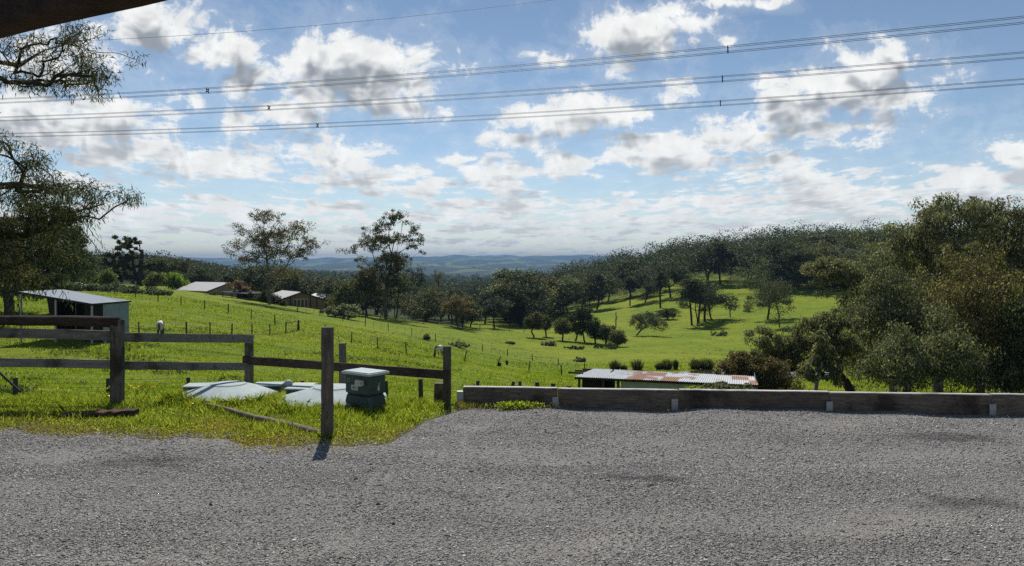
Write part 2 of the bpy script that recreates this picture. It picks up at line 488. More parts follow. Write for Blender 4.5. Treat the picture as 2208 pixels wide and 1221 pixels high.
def build_gravel():
    xs = np.linspace(-40, 45, 700); tt = np.linspace(0, 1, 150)
    yfar = np.where(xs < -0.45, verge_edge(xs), 10.74 - (xs) * 0.108 * (xs > 0))
    yfar = np.where(xs < -0.45, yfar, np.clip(10.72 - (xs + .62) * 0.0963 + .02, 8.0, 11))
    X = np.repeat(xs[:, None], len(tt), 1); Y = -14 + (yfar[:, None] + 14) * (1 - (1 - tt[None])**1.6)
    Z = gz(X, Y) + 0.02 - 0.06 * smooth01((tt[None] - 0.985) / 0.015) * (X < -0.45)
    n = len(tt)
    verts = np.stack([X, Y, Z], -1).reshape(-1, 3)
    i = np.arange(len(xs)-1)[:, None] * n; j = np.arange(n-1)[None]
    f = np.stack([i+j, i+n+j, i+n+j+1, i+j+1], -1).reshape(-1, 4)
    o = np_mesh('gravel_yard', verts, f, mat_gravel(), smooth=True)
    tag(o, kind='structure')
    # loose stones
    m, t, b = material('loose_stone', 0.8, 0.35)
    r = t.geo('Random Per Island')
    c = t.ramp(r, [(0.0, (0.035, 0.033, 0.032)), (0.16, (0.17, 0.160, 0.148)), (0.6, (0.37, 0.350, 0.318)), (0.84, (0.54, 0.515, 0.465)), (1.0, (0.80, 0.77, 0.71))])
    P = t.geo('Position')
    lg = t.noise(t.vec('MULTIPLY', P, (.5, 1.3, 1)), .8, 5, .65)
    c = t.mix(t.mapr(lg, .46, .64, 0, .38), c, (.16, .148, .142)); c = t.mix(t.mapr(lg, .50, .30, 0, .5), c, (.43, .395, .355))
    damp = t.mapr(t.noise(t.vec('MULTIPLY', P, (.8, 2.2, 1)), 1.1, 5, .7), .60, .68, 0, .6)
    for (ax_, ay_, rr_) in ((4.9, 8.7, .55), (3.75, 6.4, .45), (-3.6, 7.6, .5), (1.2, 7.0, .3), (5.6, 7.4, .7)):
        dd_ = t.vec('LENGTH', t.vec('MULTIPLY', t.vec('SUBTRACT', P, (ax_, ay_, 0.0)), (.6, 1.6, 0.0)))
        dd_ = t.math('ADD', dd_, t.math('MULTIPLY', t.math('SUBTRACT', t.noise(P, 3.0, 5, .7), .5), .9))
        damp = t.math('MAXIMUM', damp, t.mapr(dd_, rr_*.9, rr_*.3, 0, .7))
    c = t.mix(damp, c, (0.10, .094, .09))
    t.put(b.inputs['Base Color'], c)
    base = np.array([[1,0,0],[0,1,0],[-1,0,0],[0,-1,0],[0,0,1],[0,0,-1]], float)
    fc = np.array([[0,1,4],[1,2,4],[2,3,4],[3,0,4],[1,0,5],[2,1,5],[3,2,5],[0,3,5]])
    def stones(N, ylo, yhi, smin, smax):
        y = ylo + (yhi - ylo) * rng.random(N)**0.85
        x = (rng.random(N) * 2 - 1) * (y * 0.70 + 3.4)
        lim = np.where(x < -0.45, verge_edge(x) + 0.05 + .35*rng.random(N)**3, 10.62 - (x + .62) * 0.0963)
        trk = np.sin(y*3.3 - x*.35 + 1.5*np.sin(x*.4) + .8*np.sin(x*1.1+y))
        pt = np.sin(x*2.1+np.sin(y*1.7)*2)*np.sin(y*2.6+x*.7)
        k = (y < lim) & (rng.random(N) < (1 - .5*smooth01((trk-.35)/.6))*(1-.5*smooth01((pt-.2)/.6))); x, y = x[k], y[k]; N = len(x)
        s = smin + (smax - smin) * rng.random(N)**3
        jit = 1 + 0.35 * rng.standard_normal((N, 6, 3))
        V = base[None] * jit * s[:, None, None] * np.stack([np.ones(N), .75+.3*rng.random(N), .45+.3*rng.random(N)], -1)[:, None]
        a = rng.random(N) * 6.283; ca, sa = np.cos(a), np.sin(a)
        vx = V[..., 0]*ca[:, None] - V[..., 1]*sa[:, None]; vy = V[..., 0]*sa[:, None] + V[..., 1]*ca[:, None]
        V = np.stack([vx + x[:, None], vy + y[:, None], V[..., 2] + (gz(x, y) + 0.02 + s*0.2)[:, None]], -1)
        F = fc[None] + (np.arange(N) * 6)[:, None, None]
        return V.reshape(-1, 3), F.reshape(-1, 3)
    parts = [stones(320000, 4.2, 7.5, .0035, .0115), stones(270000, 7.0, 10.9, .0045, .013), stones(3800, 4.6, 10.5, .011, .022)]
    off = 0; VV = []; FF = []
    for V, F in parts: VV.append(V); FF.append(F + off); off += len(V)
    so = np_mesh('gravel', np.concatenate(VV), np.concatenate(FF), m)
    tag(so, kind='stuff')


build_gravel()

# pond water
def build_pond():
    px, py, pa, pb, pz = POND
    a = np.linspace(0, 2*math.pi, 72, endpoint=False)
    ring = np.stack([px + pa*1.12*np.cos(a), py + pb*1.12*np.sin(a), np.full(72, pz)], -1)
    vs = np.concatenate([[[px, py, pz]], ring])
    f = np.array([[0, 1+i, 1+(i+1) % 72] for i in range(72)])
    m, t, b = material('pond_water', 0.06, 0.5)
    b.inputs['Base Color'].default_value = (0.045, 0.028, 0.014, 1)
    P = t.geo('Position')
    t.put(b.inputs['Normal'], t.bump(t.noise(P, 3.0, 3, 0.6), 0.12, 0.05))
    o = np_mesh('pond_water', vs, f, m)
    tag(o, kind='structure')


build_pond()

# ------------------------------------------------------------ vegetation builders
def tubes(polys, sides=5):
    """polys: list of (pts (n,3), radii (n,)) -> verts, quads"""
    VV, FF, off = [], [], 0
    ang = np.linspace(0, 2*math.pi, sides, endpoint=False)
    ca, sa = np.cos(ang), np.sin(ang)
    for pts, rad in polys:
        pts = np.asarray(pts, float); rad = np.asarray(rad, float)
        n = len(pts)
        if n < 2: continue
        tg = np.gradient(pts, axis=0)
        tg /= np.maximum(np.linalg.norm(tg, axis=1, keepdims=True), 1e-9)
        ref = np.array([0, 0, 1.0]) if abs(tg[:, 2]).mean() < 0.8 else np.array([1.0, 0, 0])
        s = np.cross(tg, ref); s /= np.maximum(np.linalg.norm(s, axis=1, keepdims=True), 1e-9)
        c = np.cross(s, tg)
        ring = pts[:, None] + rad[:, None, None] * (ca[None, :, None]*s[:, None] + sa[None, :, None]*c[:, None])
        VV.append(ring.reshape(-1, 3))
        i = np.arange(n-1)[:, None]*sides; j = np.arange(sides)[None]; j2 = (j+1) % sides
        FF.append(np.stack([i+j, i+j2, i+sides+j2, i+sides+j], -1).reshape(-1, 4) + off)
        # end cap
        tip = off + (n-1)*sides
        if sides == 4: FF.append(np.array([[tip, tip+1, tip+2, tip+3]]))
        elif sides in (5, 6, 8): FF.append(np.array([[tip, tip+1, tip+2, tip+3]]))
        off += n*sides
    return np.concatenate(VV), np.concatenate(FF)


def skeleton(clumps, trunk, fork, r0, r_tip=0.012, bow=0.12, r=None, twist=0.06, prefer=0.35):
    """grow branches from a trunk polyline to every clump centre; returns polys with pipe-model radii"""
    r = r or rng
    pos = [np.array(p, float) for p in trunk]
    par = [-1] + list(range(len(trunk) - 1))
    plen = [0.0]
    for k in range(1, len(trunk)): plen.append(plen[-1] + np.linalg.norm(pos[k] - pos[k-1]))
    ok = [k >= fork for k in range(len(trunk))]
    paths = []
    root = pos[fork]
    order = np.argsort(np.linalg.norm(clumps - root, axis=1))
    for ci in order:
        c = clumps[ci]
        P = np.array(pos); D = np.linalg.norm(P - c, axis=1)
        cost = D + prefer*np.array(plen) + np.where(P[:, 2] > c[2] + 0.15*D, 0.6*D, 0)
        cost[~np.array(ok)] = 1e9
        j = int(np.argmin(cost)); a = pos[j]; L = D[j]
        if L < 1e-3: continue
        m = 3 if L > 0.8 else 2
        prev = j; path = [j]
        off = r.standard_normal(3)*twist*L
        for q in range(1, m+1):
            t = q/m
            p = a + (c-a)*t + np.array([0, 0, bow*L*4*t*(1-t)*0.5]) + off*4*t*(1-t)*.5
            pos.append(p); par.append(prev); plen.append(plen[prev] + L/m); ok.append(True)
            prev = len(pos)-1; path.append(prev)
        paths.append(path)
    n = len(pos); cnt = np.zeros(n)
    for path in paths: cnt[path[-1]] += 1
    for k in range(n-1, 0, -1):
        cnt[par[k]] += cnt[k]
    rad = np.maximum(r_tip, r0*(cnt/max(cnt.max(), 1))**0.5)
    pos = np.array(pos)
    polys = [(pos[:len(trunk)], np.maximum(rad[:len(trunk)], r_tip)*np.linspace(1.25, 1, len(trunk)))]
    for path in paths:
        rr = rad[path].copy(); rr[0] = min(rr[0], rr[1]*1.3)
        polys.append((pos[path], rr))
    return polys


def leaves(centres, rc, n, L, W, droop=0.4, flat=0.75, r=None, shell=0.0):
    """n rhombic leaves around every centre -> verts, quads"""
    r = r or rng
    C = np.repeat(np.asarray(centres, float), n, axis=0)
    RC = np.repeat(np.broadcast_to(rc, (len(centres),)), n)[:, None]
    N = len(C)
    g = r.standard_normal((N, 3)); g /= np.maximum(np.linalg.norm(g, axis=1, keepdims=True), 1e-6)
    rad = r.random((N, 1))**(0.45 if not shell else 0.25)
    P = C + g*rad*RC*np.array([1, 1, flat])
    d = r.standard_normal((N, 3)) + g*0.5; d[:, 2] -= droop*2.2
    d /= np.linalg.norm(d, axis=1, keepdims=True)
    s = np.cross(d, r.standard_normal((N, 3))); s /= np.maximum(np.linalg.norm(s, axis=1, keepdims=True), 1e-6)
    k = (0.65 + 0.7*r.random((N, 1)))
    LL, WW = L*k, W*k
    V = np.stack([P, P + d*LL*.45 + s*WW*.5, P + d*LL, P + d*LL*.45 - s*WW*.5], 1).reshape(-1, 3)
    F = np.arange(N*4).reshape(-1, 4)
    return V, F


def in_ellipsoids(ells, n, r, shell=0.55, mind=0.0):
    """sample clump centres in a union of ellipsoids (cx,cy,cz,rx,ry,rz[,weight])"""
    w = np.array([(e[3]*e[4]*e[5])**0.8*(e[6] if len(e) > 6 else 1) for e in ells]); w /= w.sum()
    out = []
    tries = 0
    while len(out) < n and tries < n*60:
        tries += 1
        e = ells[r.choice(len(ells), p=w)]
        g = r.standard_normal(3); g /= np.linalg.norm(g)
        rr = shell + (1-shell)*r.random() if r.random() < 0.75 else r.random()
        p = np.array(e[:3]) + g*rr*np.array(e[3:6])
        if mind > 0 and out and np.min(np.linalg.norm(np.array(out)-p, axis=1)) < mind: continue
        out.append(p)
    return np.array(out)


def mat_leaf(name, dark, mid, light, trans=0.35, hue_var=0.15):
    m, t, b = material(name, 0.6, 0.2)
    nt = m.node_tree
    r = t.geo('Random Per Island')
    oi = nt.nodes.new('ShaderNodeObjectInfo')
    glint = tuple(min(.5, x*2.0) for x in light)  # few palest leaves: light glints put into the leaf colour
    c = t.ramp(r, [(0.0, dark), (0.45, mid), (0.84, light), (1.0, glint)])
    hs = nt.nodes.new('ShaderNodeHueSaturation')
    t.put(hs.inputs['Color'], c)
    t.put(hs.inputs['Value'], t.mapr(oi.outputs['Random'], 0, 1, 1-hue_var*1.6, 1+hue_var*1.6, 'LINEAR'))
    t.put(hs.inputs['Hue'], t.mapr(t.math('FRACT', t.math('MULTIPLY', oi.outputs['Random'], 7.31)), 0, 1, 0.5-hue_var*.14, 0.5+hue_var*.10, 'LINEAR'))
    t.put(b.inputs['Base Color'], hs.outputs[0])
    tr = nt.nodes.new('ShaderNodeBsdfTranslucent')
    gain = t.mix(1.0, hs.outputs[0], (1.5, 1.6, 0.8), 'MULTIPLY')
    t.put(tr.inputs['Color'], gain)
    ms = nt.nodes.new('ShaderNodeMixShader'); ms.inputs[0].default_value = trans
    nt.links.new(b.outputs[0], ms.inputs[1]); nt.links.new(tr.outputs[0], ms.inputs[2])
    nt.links.new(ms.outputs[0], nt.nodes['Material Output'].inputs[0])
    return m


def mat_bark(name, a, bcol, scale=3.0):
    m, t, b = material(name, 0.9, 0.15)
    P = t.coord('Object')
    n = t.noise(t.vec('MULTIPLY', P, (1, 1, 0.25)), scale, 5, 0.7)
    t.put(b.inputs['Base Color'], t.ramp(n, [(0.3, a), (0.7, bcol)]))
    t.put(b.inputs['Normal'], t.bump(n, 0.6, 0.05))
    return m


LEAF = {
    'olive': mat_leaf('olive_leaf', (0.031, 0.036, 0.017), (0.071, 0.083, 0.033), (0.152, 0.150, 0.070), 0.30),
    'dark': mat_leaf('dark_leaf', (0.016, 0.023, 0.011), (0.041, 0.054, 0.022), (0.085, 0.094, 0.041), 0.26),
    'russet': mat_leaf('russet_leaf', (0.053, 0.036, 0.018), (0.128, 0.087, 0.038), (0.128, 0.143, 0.054), 0.30),
    'grey': mat_leaf('grey_leaf', (0.051, 0.065, 0.038), (0.108, 0.124, 0.068), (0.189, 0.203, 0.121), 0.30),
    'willow': mat_leaf('willow_leaf', (0.066, 0.094, 0.017), (0.121, 0.165, 0.033), (0.187, 0.231, 0.055), 0.45),
    'pale': mat_leaf('pale_leaf', (0.066, 0.077, 0.028), (0.132, 0.143, 0.050), (0.209, 0.209, 0.088), 0.4),
    'yellow': mat_leaf('yellow_leaf', (0.130, 0.120, 0.030), (0.260, 0.230, 0.060), (0.360, 0.320, 0.100), 0.45),
    'pink': mat_leaf('pink_leaf', (0.07, 0.035, 0.03), (0.15, 0.085, 0.07), (0.24, 0.16, 0.13), 0.35),
    'bramble': mat_leaf('bramble_leaf', (0.042, 0.054, 0.030), (0.102, 0.118, 0.066), (0.204, 0.216, 0.144), 0.3),
    'near': mat_leaf('near_leaf', (0.020, 0.024, 0.012), (0.050, 0.058, 0.028), (0.110, 0.100, 0.055), 0.28),
    'big': mat_leaf('big_leaf', (0.043, 0.055, 0.029), (0.113, 0.124, 0.059), (0.271, 0.248, 0.164), 0.32),
    'khaki': mat_leaf('khaki_leaf', (0.065, 0.068, 0.033), (0.150, 0.150, 0.075), (0.270, 0.260, 0.154), 0.38),
    'rust': mat_leaf('rust_leaf', (0.040, 0.042, 0.018), (0.110, 0.098, 0.040), (0.22, 0.175, 0.085), 0.32),
}
BARK = {
    'dark': mat_bark('dark_bark', (0.022, 0.018, 0.014), (0.070, 0.060, 0.050)),
    'grey': mat_bark('grey_bark', (0.060, 0.052, 0.044), (0.17, 0.155, 0.135)),
    'pale': mat_bark('pale_bark', (0.12, 0.10, 0.085), (0.36, 0.33, 0.29)),
}


def make_tree(kind, ells, trunk, fork, n_clump, leaf, leafmat, barkmat, r0, seed, rc=0.8, nleaf=60, extra=None,
              r_tip=0.012, bow=0.12, sides=5, mind=0.0, shell=0.55, bare=False, twist=0.06, stray=.2):
    """tree of unit metres at origin; returns root empty with trunk and crown children"""
    r = np.random.default_rng(seed)
    cl = in_ellipsoids(ells, n_clump, r, shell, mind)
    cen = np.mean(cl, axis=0); out_ = r.random(len(cl)) < .30; cl[out_] = cen + (cl[out_]-cen)*(1.0+stray*r.random((int(out_.sum()), 1))**1.5)
    polys = skeleton(cl, np.array(trunk, float), fork, r0, r_tip, bow, r, twist)
    if extra: polys += extra
    root = empty(kind)
    v, f = tubes(polys, sides)
    np_mesh('trunk', v, f, BARK[barkmat], root, smooth=True)
    if not bare:
        L, W, droop = leaf
        v, f = leaves(cl, rc*(0.55+0.9*r.random(len(cl))**1.5), nleaf, L, W, droop, 0.72, r)
        np_mesh('crown', v, f, LEAF[leafmat], root)
    return root


def children(o): return [c for c in bpy.data.objects if c.parent == o]


KIDS = {}


def copy_tree(root, loc, rz=0.0, s=1.0, sz=None, label=None, group=None, cat='tree', mat=None):
    if root.name not in KIDS: KIDS[root.name] = children(root)
    r = root.copy(); COL.objects.link(r)
    r.location = loc; r.rotation_euler = (0, 0, rz); r.scale = (s, s, sz or s)
    for k in list(r.keys()):
        if k in ('label', 'category', 'group', 'kind'): del r[k]
    tag(r, label, cat, group)
    for c in KIDS[root.name]:
        d = c.copy(); COL.objects.link(d); d.parent = r
        if mat and 'crown' in c.name:
            d.material_slots[0].link = 'OBJECT'; d.material_slots[0].material = LEAF[mat]
    return r


def drop(root):
    for c in children(root): bpy.data.objects.remove(c)
    bpy.data.objects.remove(root)


def gum_proto(kind, H, Wd, seed, trunk_frac=0.3, lean=0.1, leafmat='dark', n=46, dens=85, fork2=True, bark='dark', L=.34, Wl=.20, multi=1):
    """mid-distance eucalypt: several rounded foliage masses on forked limbs"""
    r = np.random.default_rng(seed)
    k = 5 + int(r.integers(0, 4))
    ells = []
    for q in range(k):
        a = 6.283*q/k + r.random()*1.2; rr = Wd*(0.16 + 0.22*r.random())
        h = H*(trunk_frac + 0.17 + (0.93 - trunk_frac - 0.22)*r.random())
        s = Wd*(0.11 + 0.13*r.random())
        ells.append((math.cos(a)*rr, math.sin(a)*rr, h, s, s, s*0.72))
    ells.append((0.05*Wd, 0, H*0.86, Wd*.25, Wd*.25, H*.13))
    ells.append((-0.05*Wd, .1*Wd, H*0.62, Wd*.33, Wd*.33, H*.17))
    lx, ly = lean*H*(r.random()-.5)*2, lean*H*(r.random()-.5)*2
    trunk = [(0, 0, -0.6), (lx*.2, ly*.2, H*trunk_frac*.5), (lx*.5, ly*.5, H*trunk_frac), (lx*.8, ly*.8, H*(trunk_frac+.2)), (lx, ly, H*.68)]
    return make_tree(kind, ells, trunk, 2, n, (L, Wl, 0.35), leafmat, bark, H*0.015, seed, rc=Wd*.155, nleaf=int(dens*1.6), r_tip=.02, sides=4, twist=.12)


# ------------------------------------------------------------ prototypes
PROTO_GUM = [gum_proto('gum_tree', 12, 9.5, 100+i, (.10, .20, .06, .15, .24, .10, .17)[i], leafmat=('dark', 'olive', 'dark', 'russet', 'olive', 'dark')[i % 6], n=44+2*i) for i in range(7)]
PROTO_SMALL = [gum_proto('paddock_tree', 7, 7.2, 200+i, 0.07, 0.25, 'olive', 40, 80, L=.28, Wl=.16) for i in range(3)]
PROTO_TALL = [gum_proto('slender_gum_tree', 14, 6.0, 300+i, 0.38, 0.06, 'dark', 42, 80, L=.32, Wl=.18) for i in range(2)]


def px_h(p, hpx): return hpx*p[1]/FPX


used_first = set()


def place(protos, idx, u, v, hpx, label, group=None, rz=None, mat=None, cat='tree', wid=1.0, base_h=None, dmin=13.0, p=None):
    pr = protos[idx % len(protos)]
    p = at(u, v, dmin) if p is None else p
    H = {'gum': 12.0, 'paddock': 7.0, 'slender': 14.0}[pr.name.split('_')[0]] if base_h is None else base_h
    s = px_h(p, hpx)/H
    return copy_tree(pr, (p[0], p[1], p[2]-0.15), rng.random()*6.28 if rz is None else rz, s*wid, s, label, group, cat, mat)


# ------------------------------------------------------------ wooded hill and paddock edge (individual gums)
placed = []
for (_u, _v) in ((1152, 729), (1176, 726), (1214, 732), (1240, 735), (1264, 738), (1288, 741), (1310, 744), (1332, 747), (1385, 728), (1418, 716), (1681, 706)):
    _p = at(_u, _v); placed.append((_p[0], _p[1]))


def free(x, y, dist):
    for (a, b) in placed:
        if (a-x)**2 + (b-y)**2 < dist*dist: return False
    placed.append((x, y)); return True


named = [
    # u, v base, height px, kind, idx, label, crown material
    (1492, 702, 112, 't', 0, 'tall front gum of the tight clump in the middle of the green slope', 'dark'),
    (1506, 698, 100, 't', 1, 'slender gum in the heart of the clump on the green slope', 'dark'),
    (1519, 694, 92, 't', 0, 'shorter gum on the right side of the clump on the green slope', 'olive'),
    (1535, 688, 74, 's', 1, 'low leaning gum at the right edge of the clump on the green slope', 'dark'),
    (1655, 690, 84, 'g', 1, 'smaller gum tucked behind the broad dense gum on the slope', 'dark'),
    (1424, 664, 84, 't', 1, 'slim gum standing out in front of the wood at the top of the green slope', 'dark'),
    (1390, 652, 74, 'g', 0, 'forked gum just left of the slim gum at the top of the slope', None),
    (1446, 641, 86, 'g', 4, 'gum with a dark straight trunk at the wood edge above the slope', 'dark'),
    (1358, 660, 66, 't', 0, 'thin gum on the shaded grass left of the forked gum', None),
    (1286, 668, 84, 'g', 5, 'dark gum whose shadow falls on grass above the small tree row', 'dark'),
    (1173, 690, 88, 'g', 3, 'russet-tinged gum at the lower edge of the hill wood', 'russet'),
    (1120, 706, 96, 'g', 0, 'full dark gum closest to the gully at the foot of the hill wood', 'dark'),
    (1530, 615, 92, 'g', 4, 'gum with three dark stems at the top of the green slope', 'dark'),
    (1553, 612, 100, 't', 0, 'upright gum on the wood edge right of the three-stemmed gum', 'olive'),
]
KP = {'s': PROTO_SMALL, 't': PROTO_TALL, 'g': PROTO_GUM}
for (u, v, h, k, i, lab, mt) in named:
    o = place(KP[k], i, u, v, h, lab, mat=mt, wid=1.45)
    placed.append((o.location.x, o.location.y))

n_wood = 0
cand = []
for _ in range(9000):
    d = 205 + 300*rng.random(); u = 1085 + (2420-1085)*rng.random()
    p = uvd(u, d); v = V0 + (CAM_H - p[2])*FPX/d
    if v > float(wood_edge(u)) - 1 or p[2] < -35: continue
    cand.append((d, p, u))
cand.sort(key=lambda c: c[0])
extra_pts = []
for (d, p, u) in cand:
    if not free(p[0], p[1], (5.4 if u < 1450 else 6.4) if d < 330 else 8.5): continue
    if n_wood >= 225: extra_pts.append(p); continue
    n_wood += 1
    hm = 11.0 + 8.0*rng.random()**1.8 + (1.5 if u > 1600 else 0) - (2.0 if u < 1330 and d > 330 else 0)
    depth = 'at the grassy edge' if v > float(wood_edge(u)) - 16 else ('in the thick' if d < 400 else 'on the skyline')
    zone = 'of the low left arm of the hill wood' if u < 1250 else 'of the hill wood above the small tree row' if u < 1420 else 'of the hill wood above the gum clump' if u < 1600 else 'of the hill wood above the broad dense gum' if u < 1780 else 'of the hill wood behind the leaning gum' if u < 1960 else 'of the hill wood behind the right-hand gums'
    tallness = 'tall dark gum' if hm > 14 else 'dark gum' if hm > 12 else 'low rounded gum'
    lab = tallness + ' ' + depth + ' ' + zone
    copy_tree(PROTO_GUM[int(rng.integers(0, 7))], (p[0], p[1], p[2]-.3), rng.random()*6.28, hm/12*(1.15+.4*rng.random()), hm/12,
              lab, 'gums ' + zone, mat=('dark', 'olive', 'dark', 'olive', 'rust', 'grey', 'khaki', 'dark')[int(rng.integers(0, 8))] if d < 440 else ('dark', 'dark', 'olive')[int(rng.integers(0, 3))])

# paddock-end tree line, left of the gully
n_line = 0
for _ in range(4000):
    if n_line >= 46: break
    u = 690 + 420*rng.random(); d = 186 + 110*rng.random()**1.5
    p = uvd(u, d); v = V0 + (CAM_H - p[2])*FPX/d
    if 1075 < u and v > 700: continue
    if not free(p[0], p[1], 7.0): continue
    n_line += 1
    hm = 8.0 + 3.5*rng.random()
    copy_tree(PROTO_GUM[int(rng.integers(0, 7))], (p[0], p[1], p[2]-.3), rng.random()*6.28, hm/12*1.4, hm/12,
              ('bushy gum left of the tallest gum in the tree line along the far fence' if u < 830 else 'bushy gum between the tallest gum and the yellow poplar in the tree line' if u < 920 else 'bushy gum right of the yellow poplar in the tree line' if u < 1020 else 'bushy gum at the gully end of the far fence tree line'), 'gums along the far paddock fence',
              mat=('russet', 'olive', 'dark', 'dark')[int(rng.integers(0, 4))])

# ------------------------------------------------------------ far woods (one mass nobody could count)
def far_woods():
    r = np.random.default_rng(5)
    pts = [p for p in extra_pts]
    def add(n, u0, u1, d0, d1):
        for _ in range(n):
            d = math.exp(math.log(d0) + (math.log(d1)-math.log(d0))*r.random()); u = u0 + (u1-u0)*r.random()
            p = uvd(u, d); pts.append(p)
    add(1500, 1050, 2500, 500, 700); add(1100, -300, 620, 230, 480); add(5200, -350, 1350, 480, 1300); add(5200, 0, 1700, 1300, 2600)
    pts = np.array(pts)
    u = U0 + FPX*pts[:, 0]/pts[:, 1]; v = V0 + (CAM_H-pts[:, 2])*FPX/pts[:, 1]
    keep = ~((u < 560) & (pts[:, 1] < 300) & (u > 150) & (u < 540))
    keep &= ~((u > 370) & (u < 760) & (pts[:, 1] < 215))
    pts = pts[keep]
    N = len(pts)
    S = 3.2 + 3.8*r.random(N)**1.5; S = np.where(u[keep] < 560, S*.78, S); S = np.where((pts[:, 1] > 340) & (pts[:, 1] < 720), S*1.15, S); dd = pts[:, 1]
    VV, FF, off = [], [], 0
    for lo, hi, k, sz in ((0, 340, 300, .55), (340, 720, 230, .8), (720, 1500, 42, 2.1), (1500, 9000, 22, 3.6)):
        m = (dd >= lo) & (dd < hi)
        if not m.any(): continue
        c = pts[m].copy(); s = S[m]
        c[:, 2] += s*(1.1+.7*r.random(len(s)))
        V, F = leaves(c, s, k, sz, sz*.8, 0.0, 0.95, r, shell=1)
        VV.append(V); FF.append(F+off); off += len(V)
        # darker lower half tufts closing the canopy
    o = np_mesh('far_woodland', np.concatenate(VV), np.concatenate(FF), LEAF['dark'])
    tag(o, kind='stuff')


far_woods()

# ------------------------------------------------------------ individual trees shaped after their own outline
def pix_tree(kind, u, v, masses, trunk_px, label, leafmat, bark='dark', nclump=60, leaf=(.3, .17, .35), rcf=0.28, nleaf=80,
             r0=None, d=None, dmin=13.0, cat='tree', fork=None, depthf=0.85, seed=1, bow=.1, group=None, bare=False, rtip=.02, sides=5,
             shell=.5, twist=.06, bury=0.4, extra=None, grow=1.0, stray=.2):
    """masses / trunk given as (photo px) offsets; turned into metres at the tree's own distance, with real depth"""
    p = at(u, v, dmin) if d is None else uvd(u, d)
    k = p[1]/FPX
    vb = V0 + (CAM_H - p[2])/k
    r = np.random.default_rng(seed)
    ells = []
    for m in masses:
        mu, mv, ru, rv = m[:4]
        w = m[4] if len(m) > 4 else 1.0
        spread = max(abs(x[0]-u)*0 + x[2] for x in masses)
        ells.append(((mu-u)*k, (r.random()-.5)*spread*k*1.2*depthf, (vb-mv)*k, ru*k*grow, max(ru, rv)*k*depthf*grow, rv*k*grow, w))
    tr = [((a-u)*k, 0.0, (vb-b)*k) for (a, b) in trunk_px]
    tr[0] = (tr[0][0], 0.0, -bury)
    # densify the trunk
    T = np.array(tr); TT = [T[0]]
    for a, b in zip(T[:-1], T[1:]):
        for q in (0.5, 1.0): TT.append(a + (b-a)*q + (r.standard_normal(3)*np.linalg.norm(b-a)*.03 if q < 1 else 0))
    fk = (len(TT)-1)//2 if fork is None else fork*2
    H = max(e[2]+e[5] for e in ells)
    meanr = np.mean([min(e[3], e[5]) for e in ells]); rcv = 1.0
    root = make_tree(kind, ells, TT, min(fk, len(TT)-1), nclump, leaf, leafmat, bark, r0 or H*.02, seed,
                     rc=meanr*rcf*2*rcv, nleaf=nleaf, r_tip=rtip, bow=bow, sides=sides, shell=shell, bare=bare, twist=twist, extra=extra, stray=stray)
    root.location = (p[0], p[1], p[2])
    tag(root, label, cat, group)
    return root


# two tall paddock gums
pix_tree('gum_tree', 580, 657, [(566,468,32,13),(523,495,20,14),(637,489,27,14),(605,468,14,9),(509,535,19,22),(551,509,28,18),(573,522,30,14),
    (607,505,32,16),(657,522,21,18),(642,545,24,14),(541,554,24,12),(617,584,36,10,.5),(657,588,18,9,.5),(600,540,34,16),(672,516,8,6)],
    [(580,657),(579,634),(578,605),(577,578),(574,545)], 'tall open-crowned gum with brown-tinged leaves behind the gable house',
    'russet', 'grey', 330, (.34,.14,.35), .30, 42, grow=1.3, r0=.28, dmin=140, fork=2, seed=21, rtip=.022, shell=.35, bow=.16)
pix_tree('gum_tree', 832, 685, [(855,471,24,14),(822,489,20,15),(840,516,36,13),(890,496,18,14),(888,521,20,13),(791,511,17,16),(754,541,13,13),
    (770,561,13,8),(778,532,18,13),(811,532,20,14),(834,559,32,14,1.6),(863,557,22,12,1.4),(904,539,9,11),(923,526,5,4),(806,578,22,10),(845,580,28,12,1.3),(834,600,30,14,.7)],
    [(832,685),(831,655),(832,630),(836,600),(843,560),(850,520)], 'tallest grey-green gum with a bare pale trunk at the far paddock fence',
    'olive', 'grey', 330, (.36,.16,.6), .27, 60, grow=1.22, r0=.34, dmin=140, fork=2, seed=22, rtip=.022, shell=.35, bow=.12)
pix_tree('gum_tree', 898, 686, [(890,590,26,24),(905,612,20,20),(880,620,20,16)], [(898,686),(896,650),(893,620)],
    'dark gum pressed against the right of the tallest pale-trunked gum', 'dark', 'dark', 60, (.4,.22,.4), .3, 90, dmin=150, seed=23)
pix_tree('gum_tree', 946, 676, [(945,592,13,15),(938,612,12,12),(950,620,10,10)], [(946,676),(946,630),(945,600)],
    'narrow gum rising above the tree line right of the two tall gums', 'olive', 'dark', 36, (.4,.2,.4), .3, 70, dmin=170, seed=24)
pix_tree('gum_tree', 792, 682, [(795,592,20,16),(775,612,24,18),(805,622,22,16)], [(792,682),(790,650),(790,620)],
    'brown-leaved gum at the left foot of the tallest gum', 'russet', 'dark', 64, (.4,.2,.4), .3, 80, dmin=150, seed=25)
pix_tree('gum_tree', 752, 676, [(752,618,30,20),(735,636,20,14),(775,640,20,14)], [(752,676),(752,650),(752,630)],
    'round olive gum between the green shrub and the tallest gum', 'olive', 'dark', 60, (.4,.2,.4), .3, 80, dmin=160, seed=26)
